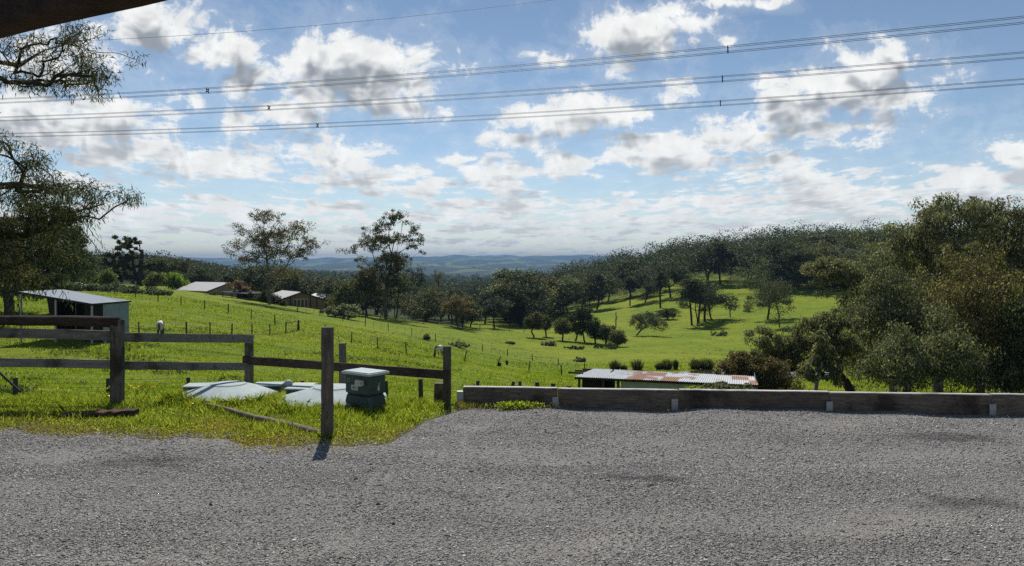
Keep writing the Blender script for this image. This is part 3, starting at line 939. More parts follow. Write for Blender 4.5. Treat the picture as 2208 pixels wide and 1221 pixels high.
for q, (u, v, t, mt, lab) in enumerate([(545, 652, 575, 'dark', 'dark gum behind the carport left of the brown-tinged gum'), (622, 652, 590, 'olive', 'olive gum crown rising behind the gable roof'),
        (668, 660, 600, 'dark', 'dark gum between the gable house and the white-roofed house'), (700, 664, 598, 'russet', 'reddish gum just right above the white roof'),
        (500, 640, 592, 'dark', 'dark gum over the right end of the long grey roof'), (435, 636, 580, 'dark', 'dark gum behind the long grey-roofed house')]):
    h = v-t
    pix_tree('gum_tree', u, v, [(u, t+h*.3, h*.45, h*.28), (u-h*.3, t+h*.55, h*.32, h*.22), (u+h*.3, t+h*.5, h*.32, h*.25)], [(u, v), (u+1, v-h*.3), (u, v-h*.5)],
        lab, mt, 'dark', 46, (.45,.25,.3), .32, 80, d=205+6*q, seed=30+q)

# windmill-dark pine and its neighbours
pix_tree('pine_tree', 300, 617, [(273,519,26,11,1.4),(242,514,9,5),(277,532,24,10,1.3),(247,552,22,6,1.3),(270,551,24,10,1.4),(323,546,9,6),(229,566,24,9,1.4),
    (267,572,26,14,1.5),(321,571,24,10,1.3),(287,596,22,18,1.4),(250,592,16,14)], [(300,617),(302,590),(304,563),(305,545)],
    'big dark pine with a broken bare top limb behind the brambles', 'dark', 'dark', 120, (.42,.26,.1), .22, 130, r0=.75, dmin=130, seed=41, fork=1, rtip=.05,
    extra=[(np.array([(5*.1, 0, 5.5), (.6, 0, 7.2), (.7, .1, 8.9)]), np.array([.55, .46, .34]))])
pix_tree('gum_tree', 162, 622, [(162,520,18,20),(172,545,20,16),(150,560,24,22),(165,590,30,18)], [(162,622),(160,585),(160,555)],
    'grey-green gum standing between the dark left-hand trees and the pine', 'olive', 'dark', 90, (.36,.2,.4), .27, 100, d=150, seed=42)
pix_tree('gum_tree', 192, 618, [(190,562,15,11),(180,578,18,10),(205,580,14,10)], [(192,618),(191,600),(190,580)],
    'small dark tree left of the pine above the pale shrubs', 'dark', 'dark', 44, (.36,.2,.3), .32, 90, d=185, seed=43)
pix_tree('gum_tree', 345, 612, [(345,572,22,16),(368,580,20,14),(392,572,20,15)], [(345,612),(350,595),(352,580)],
    'broad brown-green tree right of the pine above the willow', 'olive', 'dark', 60, (.42,.24,.3), .32, 95, d=230, seed=44)
pix_tree('willow_tree', 372, 624, [(373,602,20,16,1.5),(352,600,13,12),(385,612,14,12)], [(372,624),(372,612),(372,602)],
    'weeping yellow-green willow right of the dark pine', 'willow', 'dark', 56, (.7,.12,1.4), .32, 130, dmin=125, seed=45)
pix_tree('willow_tree', 332, 622, [(335,598,14,12),(325,610,12,9)], [(332,622),(333,612),(334,602)],
    'smaller olive willow between the pine and the weeping willow', 'pale', 'dark', 34, (.6,.14,1.0), .32, 90, dmin=125, seed=46)
pix_tree('dark_gum_tree', 120, 640, [(112,520,48,50),(75,470,55,50),(140,490,40,40),(60,560,80,60),(130,575,45,45),(20,520,50,60),(100,610,60,28),(20,610,60,35)],
    [(120,640),(110,600),(95,560),(80,510)], 'big dark drooping tree filling the left edge behind the shelter', 'dark', 'dark', 360, (.28,.11,1.1), .22, 130, d=88, seed=47, r0=.5)
pix_tree('dark_gum_tree', 20, 650, [(-20,500,70,60),(-60,560,90,70),(10,590,60,40)],
    [(20,650),(10,600),(-10,540)], 'brown-leaved tree at the far left edge beside the big drooping tree', 'rust', 'dark', 170, (.26,.10,1.1), .2, 120, d=76, seed=48, r0=.4)


def pix_bush(u, v, masses, label, leafmat, nclump=30, leaf=(.25,.15,.1), rcf=.4, nleaf=90, d=None, dmin=13.0, seed=1, cat='shrub', kind='shrub', group=None, depthf=.9, bark='dark'):
    return pix_tree(kind, u, v, masses, [(u, v), (u, v-2), (u, v-4)], label, leafmat, bark, nclump, leaf, rcf, nleaf, r0=.05, d=d, dmin=dmin, cat=cat,
                    seed=seed, group=group, fork=0, depthf=depthf, rtip=.012, sides=4, shell=.4, bury=.1)


for q, (u, v, ru, rv, lab) in enumerate([(160,624,24,9,'leftmost silvery bramble mound above the white vehicle'), (203,625,22,9,'silvery bramble mound right of the white vehicle'),
        (243,627,26,12,'tallest silvery bramble mound below the pine'), (283,630,24,9,'silvery bramble mound below the foot of the pine trunk'),
        (322,632,24,7,'low silvery bramble mound left of the willow'), (356,635,20,6,'lowest silvery bramble mound beside the long grey roof')]):
    pix_bush(u, v+2, [(u, v-rv*.5, ru, rv), (u-ru*.5, v-rv*.2, ru*.6, rv*.7), (u+ru*.5, v-rv*.3, ru*.6, rv*.7)], lab, 'bramble', 44, (.24,.14,.1), .3, 85, dmin=118, seed=60+q,
             kind='bramble_bush', group='brambles along the upper fence')
pix_bush(194, 618, [(194,596,20,13),(180,604,16,10),(210,604,14,9)], 'pale yellow-green shrub left of the pine', 'pale', 44, (.32,.17,.1), .32, 90, d=158, seed=70)
pix_bush(236, 620, [(236,598,17,14),(226,606,14,10)], 'pale rounded shrub touching the left of the pine', 'pale', 40, (.32,.17,.1), .32, 90, d=156, seed=71)
pix_bush(735, 686, [(736,671,38,14,2),(712,668,18,10),(760,676,18,9)], 'broad dark green shrub on the paddock edge right of the houses', 'bramble', 70, (.3,.18,.1), .28, 110, dmin=125, seed=72)
pix_bush(722, 668, [(722,652,22,9),(740,656,16,7)], 'pale green shrub behind the broad dark green shrub', 'pale', 30, (.3,.16,.2), .35, 80, d=172, seed=73)
pix_bush(716, 652, [(716,634,22,10),(735,642,14,8)], 'reddish leafed shrub right of the white roof', 'pink', 34, (.32,.18,.2), .33, 70, d=190, seed=74)
pix_bush(512, 640, [(508,612,20,9),(526,622,20,9),(540,632,16,8)], 'pink blossoming shrub at the right end of the long grey roof', 'pink', 50, (.3,.16,.2), .28, 70, d=163, seed=75)
pix_bush(566, 660, [(566,644,30,13,2),(545,640,18,10),(592,650,14,9)], 'dark ivy-like hedge between carport and gable house', 'dark', 60, (.3,.18,.2), .32, 110, d=157, seed=76)
pix_bush(455, 641, [(457,632,6,9),(462,638,8,5)], 'small green shrub in front of the long house wall', 'olive', 14, (.24,.13,.1), .4, 60, d=162, seed=77)
pix_bush(605, 664, [(606,654,10,8),(600,650,8,7)], 'dark shrub at the left corner of the gable wall', 'dark', 18, (.24,.14,.1), .4, 80, d=156, seed=78)
pix_tree('poplar_tree', 920, 694, [(919,672,7,18),(921,660,5,10)], [(920,694),(920,680),(920,662)], 'narrow yellow-leaved poplar at the far fence', 'yellow', 'grey', 34, (.3,.2,-.4), .42, 60, dmin=150, seed=79, fork=1)
for q, (u, v, ru, rv, mt, lab) in enumerate([(1645,718,28,9,'grey','wide grey-green scrub patch at the foot of the broad dense gum'), (1702,715,15,7,'grey','small scrub patch right of the broad dense gum'),
        (1552,724,20,6,'grey','low grey scrub in the shade right of the gum clump'), (1442,684,24,9,'olive','low dark bush on the slope above the wind-bent tree'),
        (1306,752,26,7,'dark','dark scrub below the right end of the small tree row'), (1252,780,13,6,'grey','dry grey scrub on the grass left of the rusty roof'),
        (1476,664,10,12,'grey','wispy grey shrub left of the gum clump'), (919,733,5,6,'bramble','small dark thornbush beside a fence post in the middle paddock'),
        (985,748,26,5,'grey','dry low bramble strip above the brown and white horse'), (1185,745,18,5,'grey','low scrub under the left small trees'),
        (1100,742,9,3,'bramble','dark weed tuft on the open grass left of the hollow trees'), (1612,672,10,14,'grey','thin grey sapling shrub right of the bare tree'),
        (1240,752,24,4,'dark','dark bank scrub beneath the small tree row'), (45, 690, 14, 5, 'grey', 'grey weed patch in front of the shelter')]):
    pix_bush(u, v, [(u, v-rv*.7, ru, rv), (u-ru*.6, v-rv*.4, ru*.5, rv*.6), (u+ru*.6, v-rv*.5, ru*.5, rv*.6)], lab, mt, 26, (.26,.12,.0), .36, 70, dmin=60, seed=90+q)

# the little trees in the hollow and the broad gum, each after its own outline
_ht = [
    (1152, 728, [(1151,688,17,13),(1143,698,10,9),(1160,700,10,8)], [(1152,728),(1146,716),(1150,700)], 'small leaning two-stemmed tree at the left end of the hollow below the hill wood', 'olive'),
    (1178, 726, [(1175,692,9,12),(1180,704,7,8)], [(1178,726),(1176,712),(1176,700)], 'thin small tree just right of the leaning two-stemmed tree in the hollow', 'olive'),
    (1212, 734, [(1216,702,18,14),(1206,710,10,10)], [(1212,734),(1214,722),(1215,708)], 'short dark tree at the left end of the small tree row in the hollow', 'olive'),
    (1240, 736, [(1256,676,24,12,1.4),(1240,688,18,10)], [(1240,736),(1246,716),(1252,692)], 'tallest round-headed tree of the small tree row in the hollow', 'dark'),
    (1262, 738, [(1249,706,20,14),(1268,702,16,12)], [(1262,738),(1258,724),(1254,710)], 'middle bushy tree of the small tree row in the hollow', 'olive'),
    (1284, 741, [(1280,708,14,19),(1292,716,10,12)], [(1284,741),(1282,728),(1281,712)], 'upright dark tree right of the middle of the small tree row', 'dark'),
    (1306, 743, [(1310,719,20,14),(1300,710,10,9)], [(1306,743),(1307,733),(1310,722)], 'spreading tree near the right end of the small tree row', 'olive'),
    (1332, 748, [(1330,727,15,11),(1340,734,8,8)], [(1332,748),(1331,740),(1330,730)], 'lowest spreading tree at the right end of the small tree row', 'olive'),
    (1370, 723, [(1397,688,25,14,1.4),(1424,702,17,13),(1374,690,14,14),(1385,702,12,9)], [(1370,723),(1382,712),(1396,704)], 'low wind-bent tree alone on the lower grassy slope', 'grey'),
    (1440, 690, [(1438,677,20,8),(1425,682,12,6)], [(1440,690),(1440,684),(1438,679)], 'low bushy tree above and right of the wind-bent tree', 'olive'),
    (1681, 706, [(1665,628,38,24,1.4),(1690,622,26,18),(1650,655,30,22),(1684,665,22,22),(1672,690,22,14)], [(1681,706),(1680,680),(1674,650)], 'broad dense gum standing right of the bare tree on the slope', 'olive'),
    (1505, 704, [(1478,628,20,20),(1505,615,20,14),(1530,640,16,20),(1520,660,16,16),(1474,650,14,14)], [(1505,704),(1500,670),(1500,640)], 'fullest gum in the middle of the clump on the green slope', 'dark'),
    (1640, 630, [(1625,580,30,24),(1660,590,30,22),(1600,600,22,16)], [(1640,630),(1638,610),(1636,595)], 'wide olive gum at the top edge of the slope above the broad dense gum', 'grey'),
]
for q, (u, v, ms, tr, lab, mt) in enumerate(_ht):
    pix_tree('hollow_tree', u, v, ms, tr, lab, mt, 'dark', 40 + 9*len(ms), (.34,.18,.3), .36, 75, r0=.17, dmin=100, seed=170+q, fork=1, rtip=.03, grow=1.12)


# bare tree on the slope
pix_tree('bare_tree', 1575, 684, [(1575,655,14,14),(1568,648,10,10),(1584,650,10,12)], [(1575,684),(1574,674),(1574,662)],
    'bare leafless grey tree on the green slope', 'grey', 'grey', 60, (.2,.1,.1), .3, 4, r0=.16, dmin=120, seed=110, fork=1, rtip=.03, bare=True)
pix_tree('dead_tree', 1328, 706, [(1327,676,5,8),(1330,686,4,6)], [(1328,706),(1328,690),(1327,672)],
    'thin dead grey trunk in front of the shaded grass on the slope', 'grey', 'grey', 10, (.2,.1,.1), .3, 4, r0=.16, dmin=120, seed=111, fork=1, rtip=.03, bare=True)

# rushes around the pond
def rush(u, v, h, w, lab, d=None, dmin=60):
    p = at(u, v, dmin) if d is None else uvd(u, d)
    k = p[1]/FPX; H = h*k; W = w*k; n = 420
    r = np.random.default_rng(int(u))
    a = r.random(n)*6.283; rr = W*np.sqrt(r.random(n)); b = np.stack([np.cos(a)*rr*.55, np.sin(a)*rr*.55, np.zeros(n)-.05], -1)
    tip = b + np.stack([np.cos(a)*rr*.8, np.sin(a)*rr*.8, H*(.6+.5*r.random(n))*(1-.25*(rr/W)**2)], -1)
    s = np.stack([-np.sin(a), np.cos(a), 0*a], -1)*0.035
    V = np.stack([b-s, b+s, (b+tip)/2+s*.8, tip, (b+tip)/2-s*.8], 1).reshape(-1, 3)
    F = np.arange(n*5).reshape(-1, 5)
    o = np_mesh('rush_clump', V, F, LEAF['dark']); o.location = p
    tag(o, lab, 'rush clump', 'rush clumps on the pond bank')


for (u, v, h, w, lab) in [(1326,798,26,13,'dark rush clump at the far left of the pond bank above the rusty roof'), (1345,795,14,8,'small rush tuft right of the leftmost rush clump'), (1374,797,27,14,'round dark rush clump above the middle of the rusty roof'),
        (1422,796,16,10,'short rush clump left of the pair by the pond'), (1438,796,26,14,'full rush clump on the pond bank left of the spiky clump'),
        (1457,793,24,6,'narrow spiky rush clump on the pond bank'), (1500,793,24,16,'wide rush clump at the pond bank left of the dark bush'), (1524,795,28,20,'widest rush clump on the pond bank beside the dark bush'),
        (1077,790,10,4,'small rush tuft beside the leaning fence post'), (1093,787,11,3,'thin rush tuft right of the leaning fence post')]:
    rush(u, v, h, w, lab, d=(102.5 if v > 791 and u > 1300 else None))

# ------------------------------------------------------------ right-hand stand of big gums
LB = (.19, .066, .85)
pix_tree('leaning_gum_tree', 1882, 770, [(1796,580,55,20,1.3),(1752,602,26,15),(1832,597,34,22),(1783,634,22,9,.6),(1850,625,24,20),(1770,580,30,14)],
    [(1882,770),(1878,700),(1862,655),(1835,628),(1800,612)], 'light grey-green gum leaning left over the shaded slope', 'khaki', 'dark', 190, (.30,.11,.5), .26, 120, d=105, seed=120, r0=.38, fork=2, grow=1.25)
pix_tree('olive_gum_tree', 1852, 860, [(1681,727,40,22),(1763,700,42,20),(1742,750,62,28,1.3),(1665,762,34,20),(1800,740,50,30),(1700,790,50,18,.6),(1800,690,40,18),(1650,740,25,16)],
    [(1852,860),(1825,825),(1790,790),(1768,765)], 'olive-leaved gum with a trunk leaning left just beyond the sleeper wall', 'khaki', 'dark', 300, LB, .28, 120, d=50, stray=.35, seed=121, r0=.26, fork=1, grow=1.15)
pix_tree('thin_gum_tree', 1757, 860, [(1775,770,30,30),(1740,800,30,20,.6),(1795,810,25,20,.6),(1768,730,24,24)],
    [(1757,860),(1762,820),(1771,790),(1772,760)], 'thin pale-trunked gum among the olive leaves left of the leaning trunk', 'khaki', 'pale', 90, LB, .22, 110, d=46, seed=122, r0=.11, fork=1)
pix_tree('tall_gum_tree', 2022, 870, [(2050,450,42,22,1.3),(1990,485,50,26,1.3),(1940,510,42,28),(2017,530,62,36,1.4),(2090,480,42,34),(1960,560,50,35),(2060,570,60,40),(1905,550,30,22),(1990,640,70,40),(2060,680,60,50)],
    [(2022,870),(2020,760),(2016,650),(2012,590),(2010,540)], 'tallest gum of the right-hand stand with a dark forked trunk', 'big', 'grey', 400, (.25,.09,.85), .29, 92, stray=.32, d=62, seed=123, r0=.34, fork=2, bow=.08, grow=1.15)
pix_tree('tall_gum_tree', 2185, 870, [(2131,462,40,26),(2193,462,45,28),(2172,523,70,50,1.3),(2240,540,60,60),(2120,540,40,40),(2220,640,70,60)],
    [(2185,870),(2190,760),(2188,650),(2180,560)], 'high-crowned gum at the right edge of the picture', 'big', 'grey', 400, (.25,.09,.85), .27, 92, stray=.3, d=64, seed=124, r0=.34, fork=2, grow=1.1)
pix_tree('rust_gum_tree', 2114, 870, [(2123,565,62,26,.9),(2111,630,88,50,1.3),(2160,700,60,55,1.2),(2060,690,60,50,1.2),(2120,760,80,45),(2200,780,60,60),(2080,800,60,36),(2150,820,60,30)],
    [(2114,870),(2116,790),(2112,700),(2110,640)], 'gum with a rust-tinged top in front of the two tallest gums', 'rust', 'pale', 360, LB, .27, 110, stray=.35, d=50, seed=125, r0=.22, fork=1, grow=1.15)
pix_tree('round_gum_tree', 1930, 870, [(1927,690,85,50,1.4),(1976,645,66,42,1.2),(1886,608,42,34),(1906,570,40,24),(1860,680,50,45),(1990,740,60,50,1.2),(1850,760,50,45),(1930,770,70,40)],
    [(1930,870),(1925,800),(1922,740),(1925,690)], 'wide bushy gum in the middle of the right-hand stand', 'big', 'pale', 380, LB, .27, 110, stray=.35, d=54, seed=126, r0=.24, fork=1, grow=1.15)
pix_tree('low_gum_tree', 1950, 880, [(1927,775,60,44,1.2),(2019,758,72,50,1.2),(1870,790,40,30),(1975,800,60,30),(1930,730,30,40),(2080,800,50,30),(2040,700,30,30)],
    [(1950,880),(1955,840),(1962,810)], 'low spreading gum under the wide bushy gum', 'big', 'dark', 300, LB, .36, 80, grow=1.05, stray=.6, d=46, seed=127, r0=.2, fork=1)
pix_tree('low_gum_tree', 2230, 880, [(2210,700,50,60),(2240,780,60,60),(2180,800,40,40)],
    [(2230,880),(2228,820),(2225,760)], 'dark leafy gum low at the right edge of the picture', 'olive', 'dark', 260, LB, .25, 140, d=47, seed=128, r0=.2, fork=1)
for q, (u, d_, t, ru, lab, mt) in enumerate([(1870, 150, 560, 60, 'dark gum far back between the hill wood and the tall gums', 'dark'), (1935, 135, 545, 60, 'gum behind the left flank of the tallest gum', 'olive'),
        (2080, 120, 560, 80, 'gum glimpsed behind the rust-tinged gum', 'dark'), (2190, 115, 560, 80, 'gum glimpsed behind the right edge gum', 'dark'),
        (1990, 170, 560, 80, 'far gum behind the wide bushy gum', 'dark'), (1900, 90, 650, 45, 'small gum deep in shade behind the round gum', 'dark'), (2150, 85, 640, 70, 'shaded gum between the right-hand trunks', 'olive')]):
    vb = V0 + (CAM_H - uvd(u, d_)[2])*FPX/d_
    h = vb - t
    pix_tree('gum_tree', u, vb, [(u, t+h*.22, ru, h*.2), (u-ru*.5, t+h*.42, ru*.6, h*.16), (u+ru*.5, t+h*.45, ru*.6, h*.18)], [(u, vb), (u+3, vb-h*.3), (u, vb-h*.55)],
             lab, mt, 'dark', 110, (.4,.2,.4), .24, 110, d=d_, seed=140+q)
pix_bush(1610, 860, [(1600,788,44,30,1.3),(1650,805,44,38,1.3),(1562,805,28,24),(1690,830,34,24),(1620,830,50,26)], 'big dark rounded bush beside the rusty shed', 'rust', 220, (.12,.05,.2), .24, 170, d=43, seed=130, cat='bush', kind='dark_bush')
pix_bush(1555, 866, [(1555,842,48,13,1.4),(1512,840,18,10),(1600,842,20,12)], 'pale flowering shrub in front of the grey shed wall', 'bramble', 70, (.10,.05,.1), .26, 120, d=30, seed=131, kind='flowering_shrub')

# ------------------------------------------------------------ near gum whose limbs reach in from the left
def near_gum():
    D = 15.5
    base = np.array([-12.9, D, float(land(-12.9, D))])
    k = D/FPX
    def P(u, v, dy=0): return ((u-U0)*k - base[0], dy, CAM_H + (V0-v)*k - base[2])
    r = np.random.default_rng(77)
    root = empty('overhanging_gum_tree', base)
    tr = [(0, 0, -.3), (.1, .05, 2.5), (.05, 0, 4.2), P(-250, 240), P(-245, 120), P(-235, 10), P(-220, -120)]
    limb1 = [P(-250, 240), P(-120, 185, -.3), P(0, 180, -.6), (P(60, 190, -.7)), P(105, 207, -.8), P(150, 203, -.8), P(190, 182, -.7), P(232, 165, -.6)]
    limb2 = [P(-245, 130), P(-100, 110, .5), P(0, 125, .6), P(60, 95, .5), P(130, 80, .4), P(205, 70, .3)]
    limb3 = [(.05, 0, 3.4), P(-160, 500, .4), P(-60, 505, .3), P(40, 508, .2), P(95, 488, .1), P(130, 466, 0), P(180, 452, 0), P(225, 440, 0)]
    limb4 = [(.05, 0, 3.9), P(-130, 400, .8), P(-20, 390, .8), P(60, 400, .7), P(120, 390, .6)]
    limb5 = [(.05, 0, 2.8), P(-120, 560, -.5), P(-10, 520, -.6), P(60, 540, -.7), P(110, 580, -.7)]
    groups = [
        (limb1, [(120,165,75,28),(190,150,45,30),(235,170,28,24),(60,185,60,16),(225,205,18,12)], 62, .055),
        (limb2, [(60,110,80,42),(150,95,60,35),(215,90,40,30),(100,140,70,30),(190,120,45,30),(20,150,50,30),(245,110,16,16)], 84, .045),
        (limb3, [(150,450,60,25),(205,430,42,25),(90,470,60,26),(235,420,18,18),(40,500,60,30),(190,470,34,14)], 90, .065),
        (limb4, [(40,350,60,38),(90,400,70,34),(150,400,50,24),(0,310,50,30),(20,430,60,36)], 110, .07),
        (limb5, [(30,560,70,40),(90,540,50,34),(0,500,60,40),(60,610,60,25),(-20,600,60,40)], 100, .07),
    ]
    polys = [(np.array(tr), np.array([.34, .27, .24, .21, .17, .13, .09]))]
    LV, LF, off = [], [], 0
    for limb, els, n, r0 in groups:
        ells = []
        for (u, v, ru, rv) in els:
            c = P(u, v, (r.random()-.5)*1.6)
            ells.append((c[0], c[1], c[2], ru*k, .75, rv*k))
        cl = in_ellipsoids(ells, n, r, .3)
        polys += skeleton(cl, np.array(limb, float), 1, r0, .004, .10, r, .10, .3)
        v_, f_ = leaves(cl, .19+.15*r.random(len(cl)), 36 if limb is limb1 or limb is limb2 else 50, .115, .0165, .55, .75, r)
        # leaves also hang along the twigs
        LV.append(v_); LF.append(f_+off); off += len(v_)
    # stray bare twigs
    for (a, b) in [((232,165),(240,216)),((180,470),(250,600)),((110,580),(160,640)),((0,560),(95,690)),((20,600),(70,650)),((190,452),(240,520)),((0,250),(20,275)),((60,610),(30,700))]:
        A = np.array(P(*a, -.2)); B = np.array(P(*b, -.4))
        pts = [A + (B-A)*t + np.array([.12*math.sin(t*5+a[0]), 0, .10*math.sin(t*4)]) for t in np.linspace(0, 1, 7)]
        polys.append((np.array(pts), np.linspace(.012, .004, 7)))
        cl = np.array([pts[-1], pts[-2], pts[-3]]); v_, f_ = leaves(cl, .12, 10, .11, .016, 1.2, 1, r)
        LV.append(v_); LF.append(f_+off); off += len(v_)
    v_, f_ = tubes(polys, 6)
    np_mesh('trunk', v_, f_, BARK['dark'], root, smooth=True)
    np_mesh('crown', np.concatenate(LV), np.concatenate(LF), LEAF['near'], root)
    tag(root, 'near gum whose drooping leafy limbs reach in from the left edge', 'tree')


near_gum()

# ------------------------------------------------------------ hard-surface helpers
class MB:
    """collects shapes into one mesh part"""
    def __init__(s): s.v = []; s.f = []; s.n = 0
    def add(s, V, F):
        V = np.asarray(V, float)
        s.v.append(V)
        for f in F: s.f.append([int(i) + s.n for i in f])
        s.n += len(V)
    def box(s, c, size, M=None, taper=1.0):
        x, y, z = [a/2 for a in size]
        V = np.array([[-x,-y,-z],[x,-y,-z],[x,y,-z],[-x,y,-z],[-x*taper,-y*taper,z],[x*taper,-y*taper,z],[x*taper,y*taper,z],[-x*taper,y*taper,z]])
        if M is not None: V = V @ np.array(M).T
        s.add(V + np.array(c), [(0,3,2,1),(4,5,6,7),(0,1,5,4),(1,2,6,5),(2,3,7,6),(3,0,4,7)])
        return s
    def beam(s, a, b, w, h, up=(0, 0, 1), jit=0.0, segs=1):
        """rectangular board from a to b, w across, h along up; optional roughened edges"""
        a, b = np.array(a, float), np.array(b, float)
        d = b-a; L = np.linalg.norm(d); d /= L
        upv = np.array(up, float); sd = np.cross(d, upv); sd /= np.linalg.norm(sd); u = np.cross(sd, d)
        n = segs+1; V = []
        r = np.random.default_rng(int(abs(a[0]*977+a[1]*131+L*37)) % 99991)
        ch = min(w, h)*0.10
        prof = [(-w/2+ch,-h/2),(w/2-ch,-h/2),(w/2,-h/2+ch),(w/2,h/2-ch),(w/2-ch,h/2),(-w/2+ch,h/2),(-w/2,h/2-ch),(-w/2,-h/2+ch)]
        for i in range(n):
            c = a + d*L*i/segs
            sh = r.standard_normal(2)*jit
            for (p, q) in prof:
                jj = r.standard_normal(2)*jit*.5
                V.append(c + sd*(p+sh[0]+jj[0]) + u*(q+sh[1]+jj[1]))
        F = []
        for i in range(n-1):
            for k in range(8):
                F.append((i*8+k, i*8+(k+1) % 8, (i+1)*8+(k+1) % 8, (i+1)*8+k))
        F.append(tuple(range(7, -1, -1))); F.append(tuple((n-1)*8+k for k in range(8)))
        s.add(V, F); return s
    def rod(s, pts, rad, sides=8, caps=True):
        pts = np.array(pts, float)
        rad = np.broadcast_to(np.array(rad, float), (len(pts),))
        ang = np.linspace(0, 2*math.pi, sides, endpoint=False)
        tg = np.gradient(pts, axis=0); tg /= np.linalg.norm(tg, axis=1, keepdims=True)
        ref = np.array([0, 0, 1.]) if abs(tg[:, 2]).mean() < .8 else np.array([1., 0, 0])
        V = []
        for p, t, r_ in zip(pts, tg, rad):
            sd = np.cross(t, ref); sd /= np.linalg.norm(sd); c = np.cross(sd, t)
            for a in ang: V.append(p + r_*(math.cos(a)*sd + math.sin(a)*c))
        F = []
        for i in range(len(pts)-1):
            for k in range(sides):
                F.append((i*sides+k, i*sides+(k+1) % sides, (i+1)*sides+(k+1) % sides, (i+1)*sides+k))
        if caps:
            F.append(tuple(range(sides-1, -1, -1))); F.append(tuple((len(pts)-1)*sides+k for k in range(sides)))
        s.add(V, F); return s
    def build(s, name, mat, parent=None, smooth=False):
        me = bpy.data.meshes.new(name)
        V = np.concatenate(s.v)
        me.from_pydata([tuple(v) for v in V], [], s.f)
        me.materials.append(mat)
        if smooth: me.polygons.foreach_set('use_smooth', [True]*len(me.polygons))
        me.validate(); me.update()
        o = bpy.data.objects.new(name, me); COL.objects.link(o)
        if parent is not None: o.parent = parent
        return o


def rotm(rz): c, s = math.cos(rz), math.sin(rz); return np.array([[c,-s,0],[s,c,0],[0,0,1]])


# ------------------------------------------------------------ materials
def mat_wood(name, a, b_, c, stain=(0.02, 0.016, 0.012), bump=.5, axis='Z', sc=1.0):
    m, t, b = material(name, 0.88, 0.15)
    P = t.coord('Object')
    st = {'X': (1.3, 16, 16), 'Y': (16, 1.3, 16), 'Z': (16, 16, 1.3)}[axis]
    grain = t.noise(t.vec('MULTIPLY', P, tuple(q*sc for q in st)), 2.2, 7, 0.72, 0.6)
    big = t.noise(P, 2.1*sc, 4, 0.6)
    col = t.ramp(grain, [(0.28, a), (0.52, b_), (0.75, c)])
    col = t.mix(t.mapr(big, 0.50, 0.68, 0, 0.75), col, stain)
    crack = t.mapr(t.noise(t.vec('MULTIPLY', P, tuple(q*1.6*sc for q in st)), 3.5, 3, 0.6), 0.64, 0.68)
    col = t.mix(t.math('MULTIPLY', crack, .8), col, (0.012, 0.010, 0.008))
    oi = t.n.new('ShaderNodeObjectInfo')
    hs = t.n.new('ShaderNodeHueSaturation'); t.put(hs.inputs['Color'], col)
    t.put(hs.inputs['Value'], t.mapr(oi.outputs['Random'], 0, 1, 0.82, 1.2, 'LINEAR'))
    t.put(b.inputs['Base Color'], hs.outputs[0])
    t.put(b.inputs['Normal'], t.bump(t.math('SUBTRACT', grain, crack), bump, 0.012))
    return m


def mat_plain(name, col, rough=.6, var=.15, scale=6.0, metal=0.0, spec=.4, bump=.1):
    m, t, b = material(name, rough, spec)
    b.inputs['Metallic'].default_value = metal
    n = t.noise(t.coord('Object'), scale, 6, 0.65)
    lo = tuple(x*(1-var) for x in col); hi = tuple(min(1, x*(1+var)) for x in col)
    t.put(b.inputs['Base Color'], t.ramp(n, [(0.3, lo), (0.7, hi)]))
    if bump: t.put(b.inputs['Normal'], t.bump(n, bump, 0.01))
    return m


W_POST = mat_wood('weathered_post_wood', (0.065, 0.055, 0.044), (0.14, 0.12, 0.095), (0.25, 0.22, 0.18))
W_RAIL = mat_wood('weathered_rail_wood', (0.11, 0.10, 0.085), (0.20, 0.185, 0.16), (0.31, 0.29, 0.255), axis='X')
W_DARK = mat_wood('dark_wet_wood', (0.030, 0.022, 0.017), (0.065, 0.048, 0.036), (0.12, 0.09, 0.068), axis='X')
W_SLEEPER = mat_wood('sleeper_wood', (0.078, 0.060, 0.047), (0.140, 0.112, 0.088), (0.25, 0.21, 0.17), axis='X', sc=.8)
W_RED = mat_wood('red_sleeper_wood', (0.035, 0.022, 0.017), (0.075, 0.042, 0.032), (0.14, 0.085, 0.065), axis='X')
W_BEAM = mat_wood('verandah_wood', (0.022, 0.014, 0.010), (0.050, 0.030, 0.022), (0.095, 0.060, 0.045), axis='X', bump=.8)
W_FIELD = mat_plain('field_post_wood', (0.060, 0.052, 0.044), .9, .4, 8)
STEEL = mat_plain('galvanised_steel', (0.34, 0.35, 0.36), .5, .18, 9, .35)
WIRE = mat_plain('fence_wire', (0.22, 0.22, 0.21), .5, .1, 5, .6)
CABLE = mat_plain('power_cable', (0.10, 0.11, 0.13), .6, .1, 5, .2)
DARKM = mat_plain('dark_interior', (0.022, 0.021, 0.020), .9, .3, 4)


# ------------------------------------------------------------ near timber fence
def Q(u, v, d): return np.array([(u-U0)*d/FPX, d, CAM_H + (V0-v)*d/FPX])


